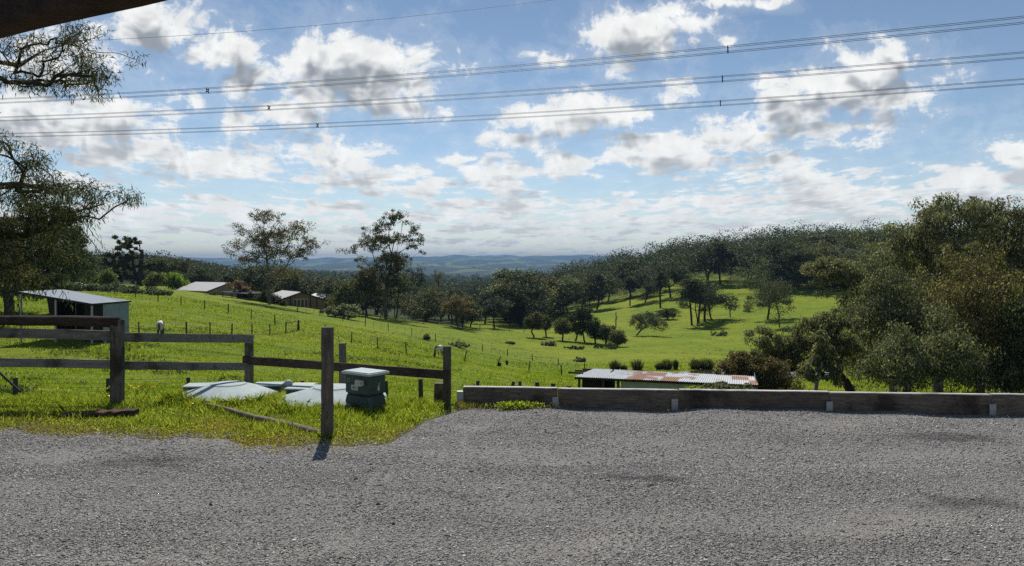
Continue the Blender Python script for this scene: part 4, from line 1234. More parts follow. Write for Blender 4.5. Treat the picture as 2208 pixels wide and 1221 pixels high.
def near_fence():
    root = empty('timber_fence', (-3.0, 11.0, 0))
    tag(root, 'weathered timber paddock fence with posts and board rails along the grass verge', 'fence')
    ro = np.array([-3.0, 11.0, 0])
    def post(u, d, vtop, wpx, zb, cap=False, m=None, rnd=False):
        x = (u-U0)*d/FPX; zt = CAM_H + (V0-vtop)*d/FPX; w = wpx*d/FPX
        b = MB()
        if rnd:
            pts = [(x, d, z) for z in np.linspace(zb, zt, 8)]
            r = np.array([w/2*(1+.03*math.sin(i*2.1)) for i in range(8)]); r[-1] *= .96
            b.rod(np.array(pts)-ro, r, 14)
        else: b.beam(np.array([x, d, zb])-ro, np.array([x, d, zt])-ro, w, w, up=(0, 1, 0), jit=.002, segs=6)
        return b.build('post', m or W_POST, root, smooth=False)
    post(253, 10.9, 690, 23, -.35)
    post(537, 12.55, 722, 15.5, -.6)
    post(738.5, 12.35, 740, 13.5, -.6)
    post(964, 11.5, 747, 16.5, -.5)
    post(-170, 11.1, 690, 23, -.4)
    def rail(u0, v0, d0, u1, v1, d1, hpx, th, m, segs=10, name='rail'):
        a = Q(u0, v0, d0)-ro; c = Q(u1, v1, d1)-ro
        return MB().beam(a, c, th, hpx*(d0+d1)/2/FPX, jit=.0022, segs=segs).build(name, m, root)
    dd = .10
    # left bay boards
    rail(-260, 711.5, 11.1-dd, 245, 723.5, 10.9+.11, 21, .04, W_RAIL)
    rail(-260, 777, 11.1-dd, 245, 785.5, 10.9+.11, 19, .04, W_RAIL)
    # middle bay boards
    rail(262, 727.5, 10.9+.09, 545.5, 731, 12.55-.11, 18.5, .04, W_RAIL)
    rail(262, 788, 10.9+.09, 541, 791, 12.55-.11, 17, .04, W_RAIL)
    # single dark rail to the corner post
    rail(524.5, 776.5, 12.55-.12, 971, 809, 11.5-.10, 18.5, .045, W_DARK, 14)
    # round top log
    a = Q(-280, 681, 11.3); c = Q(259, 696.5, 10.88)
    n = 12; pts = [a+(c-a)*t - ro + np.array([0, 0, .012*math.sin(t*9)]) for t in np.linspace(0, 1, n)]
    MB().rod(pts, [.062+.016*t+.003*math.sin(t*31) for t in np.linspace(0, 1, n)], 12).build('top_rail', W_DARK, root, smooth=True)
    # short diagonal brace far left
    return root


near_fence()


def lone_post(u, v, vtop, wpx, lab, kind='timber_post', m=None, zb=None, d=None):
    d = d or CAM_H*FPX/(v-V0)
    x = (u-U0)*d/FPX; zt = CAM_H+(V0-vtop)*d/FPX; w = wpx*d/FPX
    o = MB()
    n = 9; zz = np.linspace((zb if zb is not None else -.25), zt, n)
    r = np.random.default_rng(int(u))
    r_ = w/2*(1+.03*r.standard_normal(n)); 
    # square-ish weathered post
    o.beam((0, 0, zz[0]), (0.008, 0, zt), w, w*.95, up=(0, 1, 0), jit=.0022, segs=8)
    ob = o.build(kind, m or W_POST); ob.location = (x, d, 0); ob.rotation_euler = (0, 0, .12)
    tag(ob, lab, 'post'); return ob


lone_post(705, 942, 705.5, 24.5, 'tall dark timber post standing alone at the edge of the gravel')
lone_post(945.5, 873, 826, 20, 'short sawn stump of post beside the corner post of the timber fence', 'post_stump', d=11.75, zb=-.4)
near_log = MB()
_a = Q(446, 869, 10.75)+np.array([0, 0, -.02]); _c = Q(700, 938, 8.98)
_pts = [_a+(_c-_a)*t+np.array([.006*math.sin(t*7), .006*math.cos(t*9), .006*math.sin(t*11)]) for t in np.linspace(0, 1, 14)]
near_log.rod(_pts, [.018+.036*t+.003*math.sin(t*37) for t in np.linspace(0, 1, 14)], 10)
_o = near_log.build('fallen_pole', mat_wood('bleached_log', (0.12, 0.095, 0.065), (0.22, 0.18, 0.13), (0.34, 0.29, 0.22), axis='X', stain=(.07, .05, .035)), smooth=True)
tag(_o, 'long fallen pole lying in the grass up to the lone post', 'log')
_b = MB().beam(Q(136, 901, 9.95), Q(294, 893, 10.05), .20, .12, jit=.006, segs=12)
tag(_b.build('sleeper_offcut', W_RED), 'reddish rotten sleeper lying in the grass in front of the fence', 'sleeper')
# leaning steel brace by the left field posts
_b = MB().rod([Q(-8, 797, 11.9), Q(44, 845, 11.7)], .018, 6)
tag(_b.build('leaning_bar', DARKM), 'dark bar leaning down into the grass at the left edge', 'bar')

# ------------------------------------------------------------ sleeper wall
def sleeper_wall():
    root = empty('sleeper_wall', (4, 10.3, 0)); ro = np.array([4, 10.3, 0])
    tag(root, 'low timber sleeper wall with steel uprights along the far side of the gravel', 'wall')
    def yy(x): return 10.74 - (x+.62)*.0963
    def ztop(x): return .255 - .0*(x)
    us = [998, 1203, 1464, 1790, 2138, 2480, 2830, 3200]
    X = []
    for u in us:
        x = -.6
        for _ in range(20): x = (u-U0)*yy(x)/FPX
        X.append(x)
    r = np.random.default_rng(3)
    hs = [.252, .247, .256, .252, .262, .254, .25]
    for i in range(len(X)-1):
        x0, x1 = X[i]+.004, X[i+1]-.004
        h = .36; t0 = hs[i]+.004*r.random(); 
        MB().beam(np.array([x0, yy(x0)+.04, t0-h/2])-ro, np.array([x1, yy(x1)+.04, t0-h/2+.004*(i % 2)])-ro, .075, h, jit=.0025, segs=9).build('sleeper', W_SLEEPER, root)
    PX = [992, 1198, 1455, 1789, 2141, 2482]
    for i, u in enumerate(PX):
        x = 0
        for _ in range(20): x = (u-U0)*(yy(x)-.03)/FPX
        w = .085; zt = .15 if i else .2
        if i == 0:
            b = MB().box(np.array([x, yy(x)+.03, .02])-ro, (.09, .10, .36))
        else:
            b = MB().box(np.array([x, yy(x)-.025, .0])-ro, (w, .012, zt*2)); b.box(np.array([x, yy(x)-.008, .0])-ro, (.01, .03, zt*2-.01))
        b.build('upright', STEEL, root)
    # strips on the sleeper tops, sun highlight put into their pale colour
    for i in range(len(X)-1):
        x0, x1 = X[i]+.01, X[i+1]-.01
        MB().beam(np.array([x0, yy(x0)+.04, hs[i]+.0105])-ro, np.array([x1, yy(x1)+.04, hs[i]+.0125+.002*(i % 2)])-ro, .082, .013, jit=.0012, segs=9).build('cap_strip', W_SUNLIT_TOP, root)


W_SUNLIT_TOP = mat_wood('sunlit_sleeper_top', (0.42, 0.39, 0.34), (0.60, 0.57, 0.52), (0.78, 0.75, 0.70), axis='X', stain=(.22, .19, .15))  # pale tones stand in for sunlight along the wall's top edge
sleeper_wall()

# ------------------------------------------------------------ buried tanks and control box
def mat_tank():
    m, t, b = material('tank_plastic', 0.7, 0.15)
    P = t.coord('Object')
    n = t.noise(P, 2.2, 6, 0.7); n2 = t.noise(P, 14, 4, 0.7)
    c = t.ramp(n, [(0.35, (0.34, 0.41, 0.40)), (0.65, (0.46, 0.53, 0.52))])
    c = t.mix(t.mapr(n2, 0.58, 0.72, 0, .55), c, (0.20, 0.21, 0.17))
    t.put(b.inputs['Base Color'], c); t.put(b.inputs['Normal'], t.bump(n2, .15, .01))
    return m


TANK = mat_tank()
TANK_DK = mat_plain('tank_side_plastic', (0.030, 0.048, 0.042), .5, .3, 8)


def tank(u, vc, d, R, lab, rz, zc, lid=.42, s=1.0):
    x = (u-U0)*d/FPX
    root = empty('buried_tank', (x, d, zc-.015-.32*s*.8), rz); root.scale = (s, s, s*.8)
    tag(root, lab, 'tank', 'half-buried pale green tanks')
    # conical roof: moulded facets round a flat raised hatch
    n = 40; V = []; F = []
    rings = [(R*1.0, 0.0), (R*.985, .035), (lid*1.1, .27), (lid*1.04, .285), (lid, .285)]
    for (rr, z) in rings:
        for k in range(n):
            a = 2*math.pi*k/n
            f = (1 if rr < lid*1.2 else math.cos(math.pi/10)/math.cos((a % (math.pi/5))-math.pi/10)*1.03)
            V.append((rr*f*math.cos(a), rr*f*math.sin(a), z))
    for q in range(len(rings)-1):
        for k in range(n): F.append((q*n+k, q*n+(k+1) % n, (q+1)*n+(k+1) % n, (q+1)*n+k))
    F.append(tuple((len(rings)-1)*n+k for k in range(n)))
    b = MB(); b.add(V, F); b.build('dome', TANK, root)
    b = MB(); b.rod([(0, 0, -1.4), (0, 0, .0)], R*.97, 48); b.build('body', TANK_DK, root, smooth=False)
    b = MB(); b.rod([(0, 0, .287), (0, 0, .305), (0, 0, .318), (0, 0, .330)], [lid*.93, lid*.93, lid*.86, lid*.1], 40)
    hatch = b.build('hatch', TANK, root)
    b = MB()
    for k in range(10):
        a = 2*math.pi*k/10; b.rod([(lid*.98*math.cos(a), lid*.98*math.sin(a), .284), (lid*.98*math.cos(a), lid*.98*math.sin(a), .300)], .012, 6)
    b.build('bolt', STEEL, hatch)
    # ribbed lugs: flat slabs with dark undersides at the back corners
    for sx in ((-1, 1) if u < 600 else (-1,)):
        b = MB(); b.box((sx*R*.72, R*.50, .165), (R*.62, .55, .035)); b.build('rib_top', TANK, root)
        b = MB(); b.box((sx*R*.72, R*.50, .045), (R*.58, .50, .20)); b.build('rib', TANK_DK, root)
    return root


tank(493, 840, 11.7, 1.10, 'pale green buried tank in front of the middle fence bay, left of its twin', .1, .185, s=.65)
tank(718, 850, 11.4, 1.10, 'pale green buried tank behind the lone post and beside the green control box', -.1, .185, s=.73)
_b = MB(); _p = Q(622, 836, 12.1)
_b.rod([_p+np.array([0, 0, -.4]), _p, _p+np.array([0, 0, .02]), _p+np.array([0, 0, .09]), _p+np.array([0, 0, .12])], [.05, .05, .065, .06, .025], 14)
tag(_b.build('vent_pipe', TANK, smooth=True), 'small capped vent pipe standing between the two buried tanks', 'pipe')
_b = MB(); _b.box(Q(655, 834, 12.3), (.5, .3, .10), taper=.7); tag(_b.build('tank_cover', mat_plain('cream_cover', (.42, .38, .30), .6)), 'low cream cover behind the right buried tank', 'cover')


def control_box():
    d = 10.85; x = (788-U0)*d/FPX; z0 = CAM_H+(V0-806)*d/FPX
    root = empty('control_box', (x, d, z0), RAD(-36))
    tag(root, 'dark green electrical control box with a pale lid beside the lone post', 'control box')
    root.scale = (.93, .93, .97)
    G = mat_plain('green_box_paint', (0.045, 0.072, 0.062), .45, .25, 7)
    GL = mat_plain('lid_paint', (0.42, 0.48, 0.46), .35, .12, 5)
    w, dp, h = .515, .33, .27
    M = MB(); M.box((0, 0, -h/2), (w, dp, h)); body = M.build('housing', G, root)
    bev(body, .012)
    M = MB(); M.box((0, 0, .018), (w+.09, dp+.09, .034)); M.box((0, 0, .041), (w+.05, dp+.05, .014)); lid = M.build('lid', GL, root); bev(lid, .006)
    M = MB(); M.box((0, 0, -h-.012), (w-.04, dp-.03, .024)); M.box((0, 0, -h-.13), (w+.02, dp+.06, .21), taper=.86); ped = M.build('pedestal', TANK_DK, root); bev(ped, .01)
    M = MB(); M.rod([(w/2+.03, -dp/2-.02, -h-.02), (w/2+.10, -dp/2-.05, -h-.42)], .03, 8); M.build('leg', G, root)
    # cream isolator switch on the front
    CR = mat_plain('cream_plastic', (.62, .58, .47), .45, .06, 6)
    M = MB(); M.box((.085, -dp/2-.036, -.105), (.135, .07, .085)); sw = M.build('switch', CR, root); bev(sw, .008)
    M = MB(); M.box((.145, -dp/2-.074, -.10), (.018, .008, .022)); M.build('switch_lever', mat_plain('dull_orange', (.45, .22, .12), .5), sw)
    # round punched marks and paper label
    WH = mat_plain('white_label', (.50, .52, .50), .6, .1, 12)
    def ringm(px, pz, r_):
        M = MB(); n = 20; V = []; F = []
        for k in range(n):
            a = 2*math.pi*k/n
            V += [(px+r_*math.cos(a), -dp/2-.0025, pz+r_*math.sin(a)), (px+r_*.72*math.cos(a), -dp/2-.0025, pz+r_*.72*math.sin(a))]
        for k in range(n): F.append((2*k, 2*((k+1) % n), 2*((k+1) % n)+1, 2*k+1))
        M.add(V, F); return M.build('embossed_ring', GL, root)
    ringm(-.19, -.085, .026); ringm(.0, -.085, .026)
    M = MB(); M.box((-.055, -dp/2-.0015, -.185), (.145, .003, .075)); lb = M.build('label_plate', WH, root)
    M = MB()
    for q in range(3): M.box((-.055+.012*(q-1), -dp/2-.004, -.170-.014*q), (.09-.02*q, .001, .004))
    M.box((-.085, -dp/2-.004, -.192), (.02, .001, .022)); M.build('label_print', DARKM, lb)
    # white mark on the right-hand side: small bottle-like logo
    M = MB(); xx = w/2+.002
    M.box((xx, .02, -.20), (.003, .040, .045)); M.box((xx, .02, -.160), (.003, .022, .030)); M.box((xx, .035, -.128), (.003, .010, .030)); M.build('side_mark', WH, root)
    return root


def bev(o, w, seg=2):
    m = o.modifiers.new('edge', 'BEVEL'); m.width = w; m.segments = seg; m.limit_method = 'ANGLE'


control_box()

# ------------------------------------------------------------ field fences (round posts + wires)
def field_fence(name, pts, label, h=1.15, lean=None, wires=4, droppers=0, rad=.07, tops=True, group=None, extra=None):
    """pts: list of (u, v_base, dmin[, height px])"""
    P = []
    for q in pts:
        p = at(q[0], q[1], q[2]) if len(q) < 5 or q[4] is None else uvd(q[0], q[4])
        P.append((p, q[3]*p[1]/FPX if len(q) > 3 and q[3] else h))
    root = empty(name, P[0][0]); o0 = P[0][0]
    tag(root, label, 'fence', group)
    r = np.random.default_rng(len(pts)*7+int(pts[0][0]) % 50+60)
    T = []
    for i, (p, hh) in enumerate(P):
        ln = np.array([r.standard_normal()*.03, r.standard_normal()*.03, 0])*hh
        if lean and i in lean: ln = np.array([lean[i]*hh, 0, 0])
        a = p-o0; rr = rad*(.85+.35*r.random())
        MB().rod([a+(0, 0, -.3), a+ln*.5+(0, 0, hh*.5), a+ln+(0, 0, hh)], [rr, rr*.95, rr*.9], 7).build('post', W_FIELD, root)
        T.append((a, ln, hh))
    w = MB()
    for k in range(wires):
        f = .95-.22*k
        for (a, la, ha), (c, lc, hc) in zip(T[:-1], T[1:]):
            A = a+la*f+np.array([0, 0, ha*f]); C = c+lc*f+np.array([0, 0, hc*f])
            w.rod([A, (A+C)/2-np.array([0, 0, .04]), C], .006, 4, caps=False)
    if wires: w.build('wire', WIRE, root)
    if droppers:
        for (a, la, ha), (c, lc, hc) in zip(T[:-1], T[1:]):
            for q in range(1, droppers+1):
                t = q/(droppers+1)
                b = a+(c-a)*t; g = float(land(b[0]+o0[0], b[1]+o0[1]))-o0[2]
                ln = .35*r.random()*ha
                MB().rod([(b[0], b[1], g-.05), (b[0]+ln, b[1], g+ha*.8)], .022, 5).build('dropper', W_FIELD, root)
    return root


field_fence('wire_fence', [(100,618,95),(152,620,95),(197,624,95),(246,634,95),(292,641,95),(341,650,95),(390,658,95),(441,667,90),(492,676,90),(542,688,85),(593,700,80),
    (645,712,78),(702,724,76),(758,738,74),(814,750,72),(876,761,70),(938,771,68),(1001,778,66),(1071,789,64),(1140,799,62),(1211,809,60)],
    'long post and wire fence running diagonally down the whole green paddock', 1.25, lean={17: .25, 18: .42, 19: .15}, wires=4)
field_fence('wire_fence', [(300,722,62),(352,722,62),(402,720,62),(453,721,62),(500,722,62),(543,722,62),(582,722,62),(616,718,62),(642,713,62)],
    'short post and wire fence across the middle of the paddock, ending at a braced corner', 1.15)
_fr = field_fence('rail_brace', [(616,718.3,62),(643,713.2,62)], 'railed corner brace where the short paddock fence ends', 1.3, wires=0)
_ch = [c for c in children(_fr)]
_a0 = at(616, 718.3, 62); _a1 = at(643, 713.2, 62)
MB().rod([(0, 0, 1.12), _a1-_a0+(0, 0, 1.12)], .05, 7).build('rail', W_FIELD, _fr)
field_fence('wire_fence', [(642,673,110,15),(690,680,110,15),(739,692,110,18),(788,702,110,17),(837,713,108,16),(888,724,106,16),(939,736,104,16),(990,746,102,14),(1040,757,100,14),(1094,767,98,14),(1148,777,96,14),(1204,786,94,13),(1260,795,90,13)],
    'second post and wire fence with leaning droppers beyond the brown and white horse', 1.1, droppers=2)
field_fence('post_and_rail_fence', [(788,684,135,13),(821,688,135,14),(852,691,135,14),(889,693,135,14),(914,698,135,16),(944,701,135,14),(972,704,135,16),(1005,708,135,12),(1035,711,135,12),(1063,713,135,13),(1098,716,135,12),(1130,719,135,12)],
    'dark post and rail fence in front of the far tree line', 1.2)
field_fence('wire_fence', [(33,0,0,40,34.5),(233,0,0,40,35),(406,0,0,44,35.5),(530,0,0,40,35.8),(652,0,0,42,36),(833,0,0,44,36.4),(908,0,0,50,36.6),(1028,0,0,46,37),(1097,0,0,48,37),(1122,0,0,50,37.2),(1157,0,0,52,37.3),(1192,0,0,52,37.5),(1225,0,0,50,37.6)],
    'dark post and wire fence at the bottom of the bank just behind tanks and wall', 1.2, lean={8: .22}, rad=.10)
# small field gate between the last posts
def gate():
    a = uvd(1102, 37.0); c = uvd(1190, 37.4); root = empty('field_gate', a)
    tag(root, 'thin tubular field gate with diagonal braces seen over the left end of the wall', 'gate')
    d = c-a
    M = MB(); 
    for z in (.35, .62, .90): M.rod([(0, 0, z+.02), d+(0, 0, z)], .014, 6)
    M.build('rail', STEEL, root)
    M = MB(); M.rod([(0, 0, .2), (0, 0, .95)], .018, 6); M.rod([d+(0, 0, .2), d+(0, 0, .95)], .018, 6); M.build('upright', STEEL, root)
    M = MB(); M.rod([(0, 0, .9), d*.22+(0, 0, .3)], .012, 6); M.rod([d*.62+(0, 0, .92), d*.8+(0, 0, .3)], .012, 6); M.build('brace', STEEL, root)


gate()

# ------------------------------------------------------------ horse shelter
def corrugated(P00, P10, P01, pitch, amp, nacross=2):
    """sheet: u along P00->P10 (waves along this), v along P00->P01"""
    P00, P10, P01 = map(lambda a: np.array(a, float), (P00, P10, P01))
    U, W_ = P10-P00, P01-P00; L = np.linalg.norm(U); n = np.cross(U, W_); n /= np.linalg.norm(n)
    if n[2] < 0: n = -n
    m = int(L/pitch*6); V = []; F = []
    for i in range(m+1):
        t = i/m; o = n*amp*math.sin(2*math.pi*i/6)
        for j in range(nacross): V.append(P00+U*t+W_*(j/(nacross-1))+o)
    for i in range(m):
        for j in range(nacross-1): F.append((i*nacross+j, (i+1)*nacross+j, (i+1)*nacross+j+1, i*nacross+j+1))
    return V, F


def shelter():
    D = np.array([-33.6, 62.0, -1.35]); C = np.array([-33.5, 68.0, -1.40]); A = np.array([-39.6, 62.0, -.36]); B = np.array([-39.5, 68.0, -.42])
    root = empty('horse_shelter', (-36.5, 65, -4.2)); ro = np.array([-36.5, 65, -4.2])
    tag(root, 'open-fronted horse shelter with a sloping pale metal roof', 'shelter')
    ROOF = mat_plain('zinc_roof', (.27, .31, .35), .75, .10, 1.5, 0.0, spec=.15, bump=.03)
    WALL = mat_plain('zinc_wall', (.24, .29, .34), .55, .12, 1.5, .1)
    V, F = corrugated(A-ro, D-ro, B-ro, .2, .012); V2 = [v+np.array([0, 0, .0]) for v in V]
    b = MB(); b.add(V2, F); b.build('roof', ROOF, root)
    b = MB(); b.beam(A-ro+(0, .02, -.10), D-ro+(0, .02, -.10), .05, .16); b.beam(D-ro+(.03, 0, -.07), C-ro+(.03, 0, -.07), .04, .12); b.build('fascia', DARKM, root)
    yb = 67.9
    zb = lambda x: float(land(x, 65))-.3
    def wall(x0, y0, x1, y1, z0, z1, nm, m):
        w = MB(); V, F = corrugated(np.array([x0, y0, z0])-ro, np.array([x1, y1, z0])-ro, np.array([x0, y0, z1])-ro, .2, .014)
        V = [np.array(v) for v in V]
        # follow the roof slope
        for i, v in enumerate(V):
            if i % 2 == 1:
                xx = v[0]+ro[0]; v[2] = (-.36-(xx+39.6)/6.0*.99-.06)-ro[2]
        w.add(V, F); return w.build(nm, m, root)
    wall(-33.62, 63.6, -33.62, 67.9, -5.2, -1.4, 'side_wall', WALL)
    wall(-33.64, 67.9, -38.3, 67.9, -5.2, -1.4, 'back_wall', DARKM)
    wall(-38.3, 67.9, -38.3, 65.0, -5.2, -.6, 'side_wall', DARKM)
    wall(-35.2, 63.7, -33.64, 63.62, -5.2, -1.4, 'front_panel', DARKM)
    for (x, y) in ((-39.45, 62.15), (-36.65, 62.15), (-33.75, 62.15)):
        zt = -.36-(x+39.6)/6*.99-.18
        MB().box(np.array([x, y, (zt-5.0)/2])-ro, (.12, .12, zt+5.0)).build('post', STEEL, root)
    MB().beam(np.array([-39.4, 62.2, -1.9])-ro, np.array([-41.0, 62.0, -3.3])-ro, .12, .12).build('brace', W_FIELD, root)


shelter()

# ------------------------------------------------------------ rusty shed beyond the wall
def rusty_shed():
    FL = np.array([2.92, 36.0, -3.34]); BL = np.array([4.35, 41.0, -3.66]); ax = np.array([.9615, -.275, 0.0]); L = 8.15
    FR = FL+ax*L+(0, 0, -.03); BR = BL+ax*L+(0, 0, -.07)
    root = empty('rusty_shed', (FL[0], FL[1], -5.6)); ro = np.array([FL[0], FL[1], -5.6])
    tag(root, 'long low shed with a rust-patched corrugated iron roof', 'shed')
    m, t, b = material('rusty_iron', .55, .4)
    P = t.coord('Object')
    R = np.array(ax)
    along = t.vec('DOT_PRODUCT', P, tuple(ax)); deep = t.vec('DOT_PRODUCT', P, (.275, .9615, 0))
    sheet = t.math('FLOOR', t.math('DIVIDE', along, .78))
    row = t.math('FLOOR', t.math('DIVIDE', deep, 2.4))
    rnd = t.n.new('ShaderNodeTexWhiteNoise'); rnd.noise_dimensions = '2D'; t.put(rnd.inputs['Vector'], t.comb(sheet, row, 0))
    rn = t.n.new('ShaderNodeTexNoise'); t.put(rn.inputs['Vector'], t.comb(t.math('MULTIPLY', along, 2.2), t.math('MULTIPLY', deep, .8), 0)); rn.inputs['Scale'].default_value = .9; rn.inputs['Detail'].default_value = 7; rn.inputs['Roughness'].default_value = .65
    inner = t.mapr(along, 1.3, 2.8)
    s = t.math('ADD', t.math('MULTIPLY', rnd.outputs[0], .5), t.math('MULTIPLY', rn.outputs[0], .75))
    s = t.math('MULTIPLY', t.mapr(s, .60, .68), inner)
    fine = t.noise(P, 9, 5, .7)
    zinc = t.ramp(fine, [(.3, (.42, .44, .445)), (.7, (.64, .66, .66))])
    rust = t.ramp(fine, [(.3, (.20, .075, .030)), (.7, (.44, .215, .11))])
    t.put(b.inputs['Base Color'], t.mix(s, zinc, rust))
    V, F = corrugated(FL-ro, FR-ro, BL-ro, .10, .016)
    for i_, v_ in enumerate(V):
        if i_ % 2: v_[2] -= .04*(i_/len(V))
    b_ = MB(); b_.add(V, F); b_.build('roof', m, root)
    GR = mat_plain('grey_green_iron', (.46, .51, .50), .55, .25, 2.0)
    b_ = MB(); b_.beam(FL-ro+(0, .05, -.07), FR-ro+(0, .05, -.07), .04, .10); b_.beam(FL-ro+(.03, .05, -.09), BL-ro+(.03, 0, -.09), .05, .10); b_.build('fascia', DARKM, root)
    def w(s0, s1, nm, m_, off=.35, zt=-.13, z0=-.4):
        a = FL-ro+ax*s0+np.array([.275, .9615, 0])*off; c = FL-ro+ax*s1+np.array([.275, .9615, 0])*off
        a[2] = z0; c[2] = z0; top = a.copy(); top[2] = FL[2]-ro[2]+zt
        V, F = corrugated(a, c, top, .10, .014); M = MB(); M.add(V, F); return M.build(nm, m_, root)
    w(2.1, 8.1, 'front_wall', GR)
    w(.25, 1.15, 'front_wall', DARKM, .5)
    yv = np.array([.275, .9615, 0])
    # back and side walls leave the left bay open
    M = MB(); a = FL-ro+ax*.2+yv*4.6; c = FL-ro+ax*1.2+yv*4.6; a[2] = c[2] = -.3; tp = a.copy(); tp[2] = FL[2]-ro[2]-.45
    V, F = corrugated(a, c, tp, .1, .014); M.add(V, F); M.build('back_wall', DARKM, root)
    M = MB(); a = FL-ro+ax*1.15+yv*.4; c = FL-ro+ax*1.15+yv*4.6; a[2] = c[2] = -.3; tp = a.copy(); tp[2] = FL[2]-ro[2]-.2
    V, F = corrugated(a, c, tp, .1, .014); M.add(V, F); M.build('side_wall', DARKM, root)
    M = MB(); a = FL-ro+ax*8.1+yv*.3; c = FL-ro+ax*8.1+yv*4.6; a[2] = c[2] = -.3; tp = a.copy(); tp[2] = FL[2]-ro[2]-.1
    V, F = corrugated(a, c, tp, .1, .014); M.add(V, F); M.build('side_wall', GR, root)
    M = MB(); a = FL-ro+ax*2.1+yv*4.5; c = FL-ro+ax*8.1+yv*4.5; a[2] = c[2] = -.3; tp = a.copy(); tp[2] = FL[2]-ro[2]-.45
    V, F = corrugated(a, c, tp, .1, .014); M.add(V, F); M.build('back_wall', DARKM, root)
    for s0 in (.18, 1.3, 2.0):
        p = FL-ro+ax*s0+yv*.15; M = MB(); M.box((p[0], p[1], (p[2]-.1-.5)/2), (.11, .11, p[2]-.1+.5)); M.build('post', W_FIELD, root)
    for (uu, vv, l) in ((1225, 803.5, 26), (1240, 799.5, 26), (1256, 796.5, 22)):
        a = Q(uu, vv, 38+(803-vv)*.5)-ro; M = MB(); M.beam(a, a+ax*.75, .06, .09); M.build('rafter_end', W_FIELD, root)


rusty_shed()

# ------------------------------------------------------------ houses across the paddock
BRICK = mat_plain('tan_brick', (.20, .135, .075), .85, .25, 3)
CREAM = mat_plain('cream_wall', (.26, .23, .17), .85, .2, 3)
ROOFM = mat_plain('pale_metal_roof', (.46, .44, .41), .45, .06, .6, .1)
ROOFW = mat_plain('white_metal_roof', (.78, .78, .76), .4, .04, .6)
GLASS = mat_plain('dark_window_glass', (.03, .035, .04), .12, .2, 2, spec=.6, bump=0)
FRAME = mat_plain('white_frame', (.55, .54, .50), .6)


def house(name, u, vr, d, a_len, b_len, ang, wall_h, roof_h, lab, wallm, roofm, wins=((.2,.9),(.5,.9),(.78,.9)), gable_win=False, base_drop=0):
    """ridge runs along local x; placed with the ridge's right end at pixel (u, vr)"""
    top = Q(u, vr, d); c, s = math.cos(ang), math.sin(ang)
    X = np.array([c, s, 0]); Yv = np.array([-s, c, 0])
    root = empty(name, top-(0, 0, wall_h+roof_h)-X*a_len/2, ang)
    tag(root, lab, 'house')
    hx, hy, H = a_len/2, b_len/2, wall_h+roof_h
    M = MB()
    V = [(-hx,-hy,-2),(hx,-hy,-2),(hx,hy,-2),(-hx,hy,-2),(-hx,-hy,wall_h),(hx,-hy,wall_h),(hx,hy,wall_h),(-hx,hy,wall_h),(-hx,0,H-.05),(hx,0,H-.05)]
    M.add(V, [(0,1,5,4),(1,2,6,9,5),(2,3,7,6),(3,0,4,8,7)]); M.build('wall', wallm, root)
    e = .55; ov = .5; sl = roof_h/hy
    for sy in (-1, 1):
        M = MB(); y1 = sy*(hy+e); z1 = wall_h-e*sl
        V = [(-hx-ov, 0, H+.02), (hx+ov, 0, H+.02), (hx+ov, y1, z1+.02), (-hx-ov, y1, z1+.02)]
        V += [(x, y, z-.12) for (x, y, z) in V]
        M.add(V, [(0,1,2,3),(7,6,5,4),(1,5,6,2),(2,6,7,3),(3,7,4,0)]); M.build('roof', roofm, root)
    M = MB(); M.beam((hx+ov+.02, -hy-e, wall_h-e*sl-.05), (hx+ov+.02, 0, H-.05), .04, .22); M.beam((hx+ov+.02, hy+e, wall_h-e*sl-.05), (hx+ov+.02, 0, H-.05), .04, .22); M.build('barge_board', DARKM, root)
    for (fx, w) in wins:
        x = -hx+fx*a_len
        M = MB(); M.box((x, -hy-.03, wall_h*.58), (w+.16, .05, 1.25)); fr = M.build('window', FRAME, root)
        M = MB(); M.box((x, -hy-.07, wall_h*.58), (w, .03, 1.08)); M.build('pane', GLASS, fr)
    if gable_win:
        M = MB(); M.box((hx+.03, 0, 1.35), (.06, 3.2, 2.7)); fr = M.build('glazed_door', FRAME, root)
        for q in range(4):
            M = MB(); M.box((hx+.075, -1.2+.8*q, 1.35), (.03, .62, 2.45)); M.build('pane', GLASS, fr)
        for q in (-3.6, -2.2, 2.2, 3.6):
            M = MB(); M.box((hx+.06, q, 1.5), (.10, .14, 3.2)); M.build('timber_post', DARKM, root)
    return root


house('farm_house', 493, 609.5, 170, 11.0, 10.5, RAD(-32), 2.3, 1.55, 'long low farmhouse with a pale grey roof left of the pink shrub', CREAM, ROOFM, ((.12,.9),(.3,1.2),(.52,.9),(.72,1.4),(.9,.9)))
house('gable_house', 648, 630, 166, 12, 10.8, RAD(-56), 2.4, 1.75, 'tan gabled house with glazed doors in its front gable', BRICK, ROOFM, ((.3,1),(.7,1)), True)
house('white_roofed_house', 716, 634, 186, 6, 7, RAD(-38), 2.4, 1.15, 'small house with a bright white roof right of the gabled house', BRICK, ROOFW, ((.4,.9),))


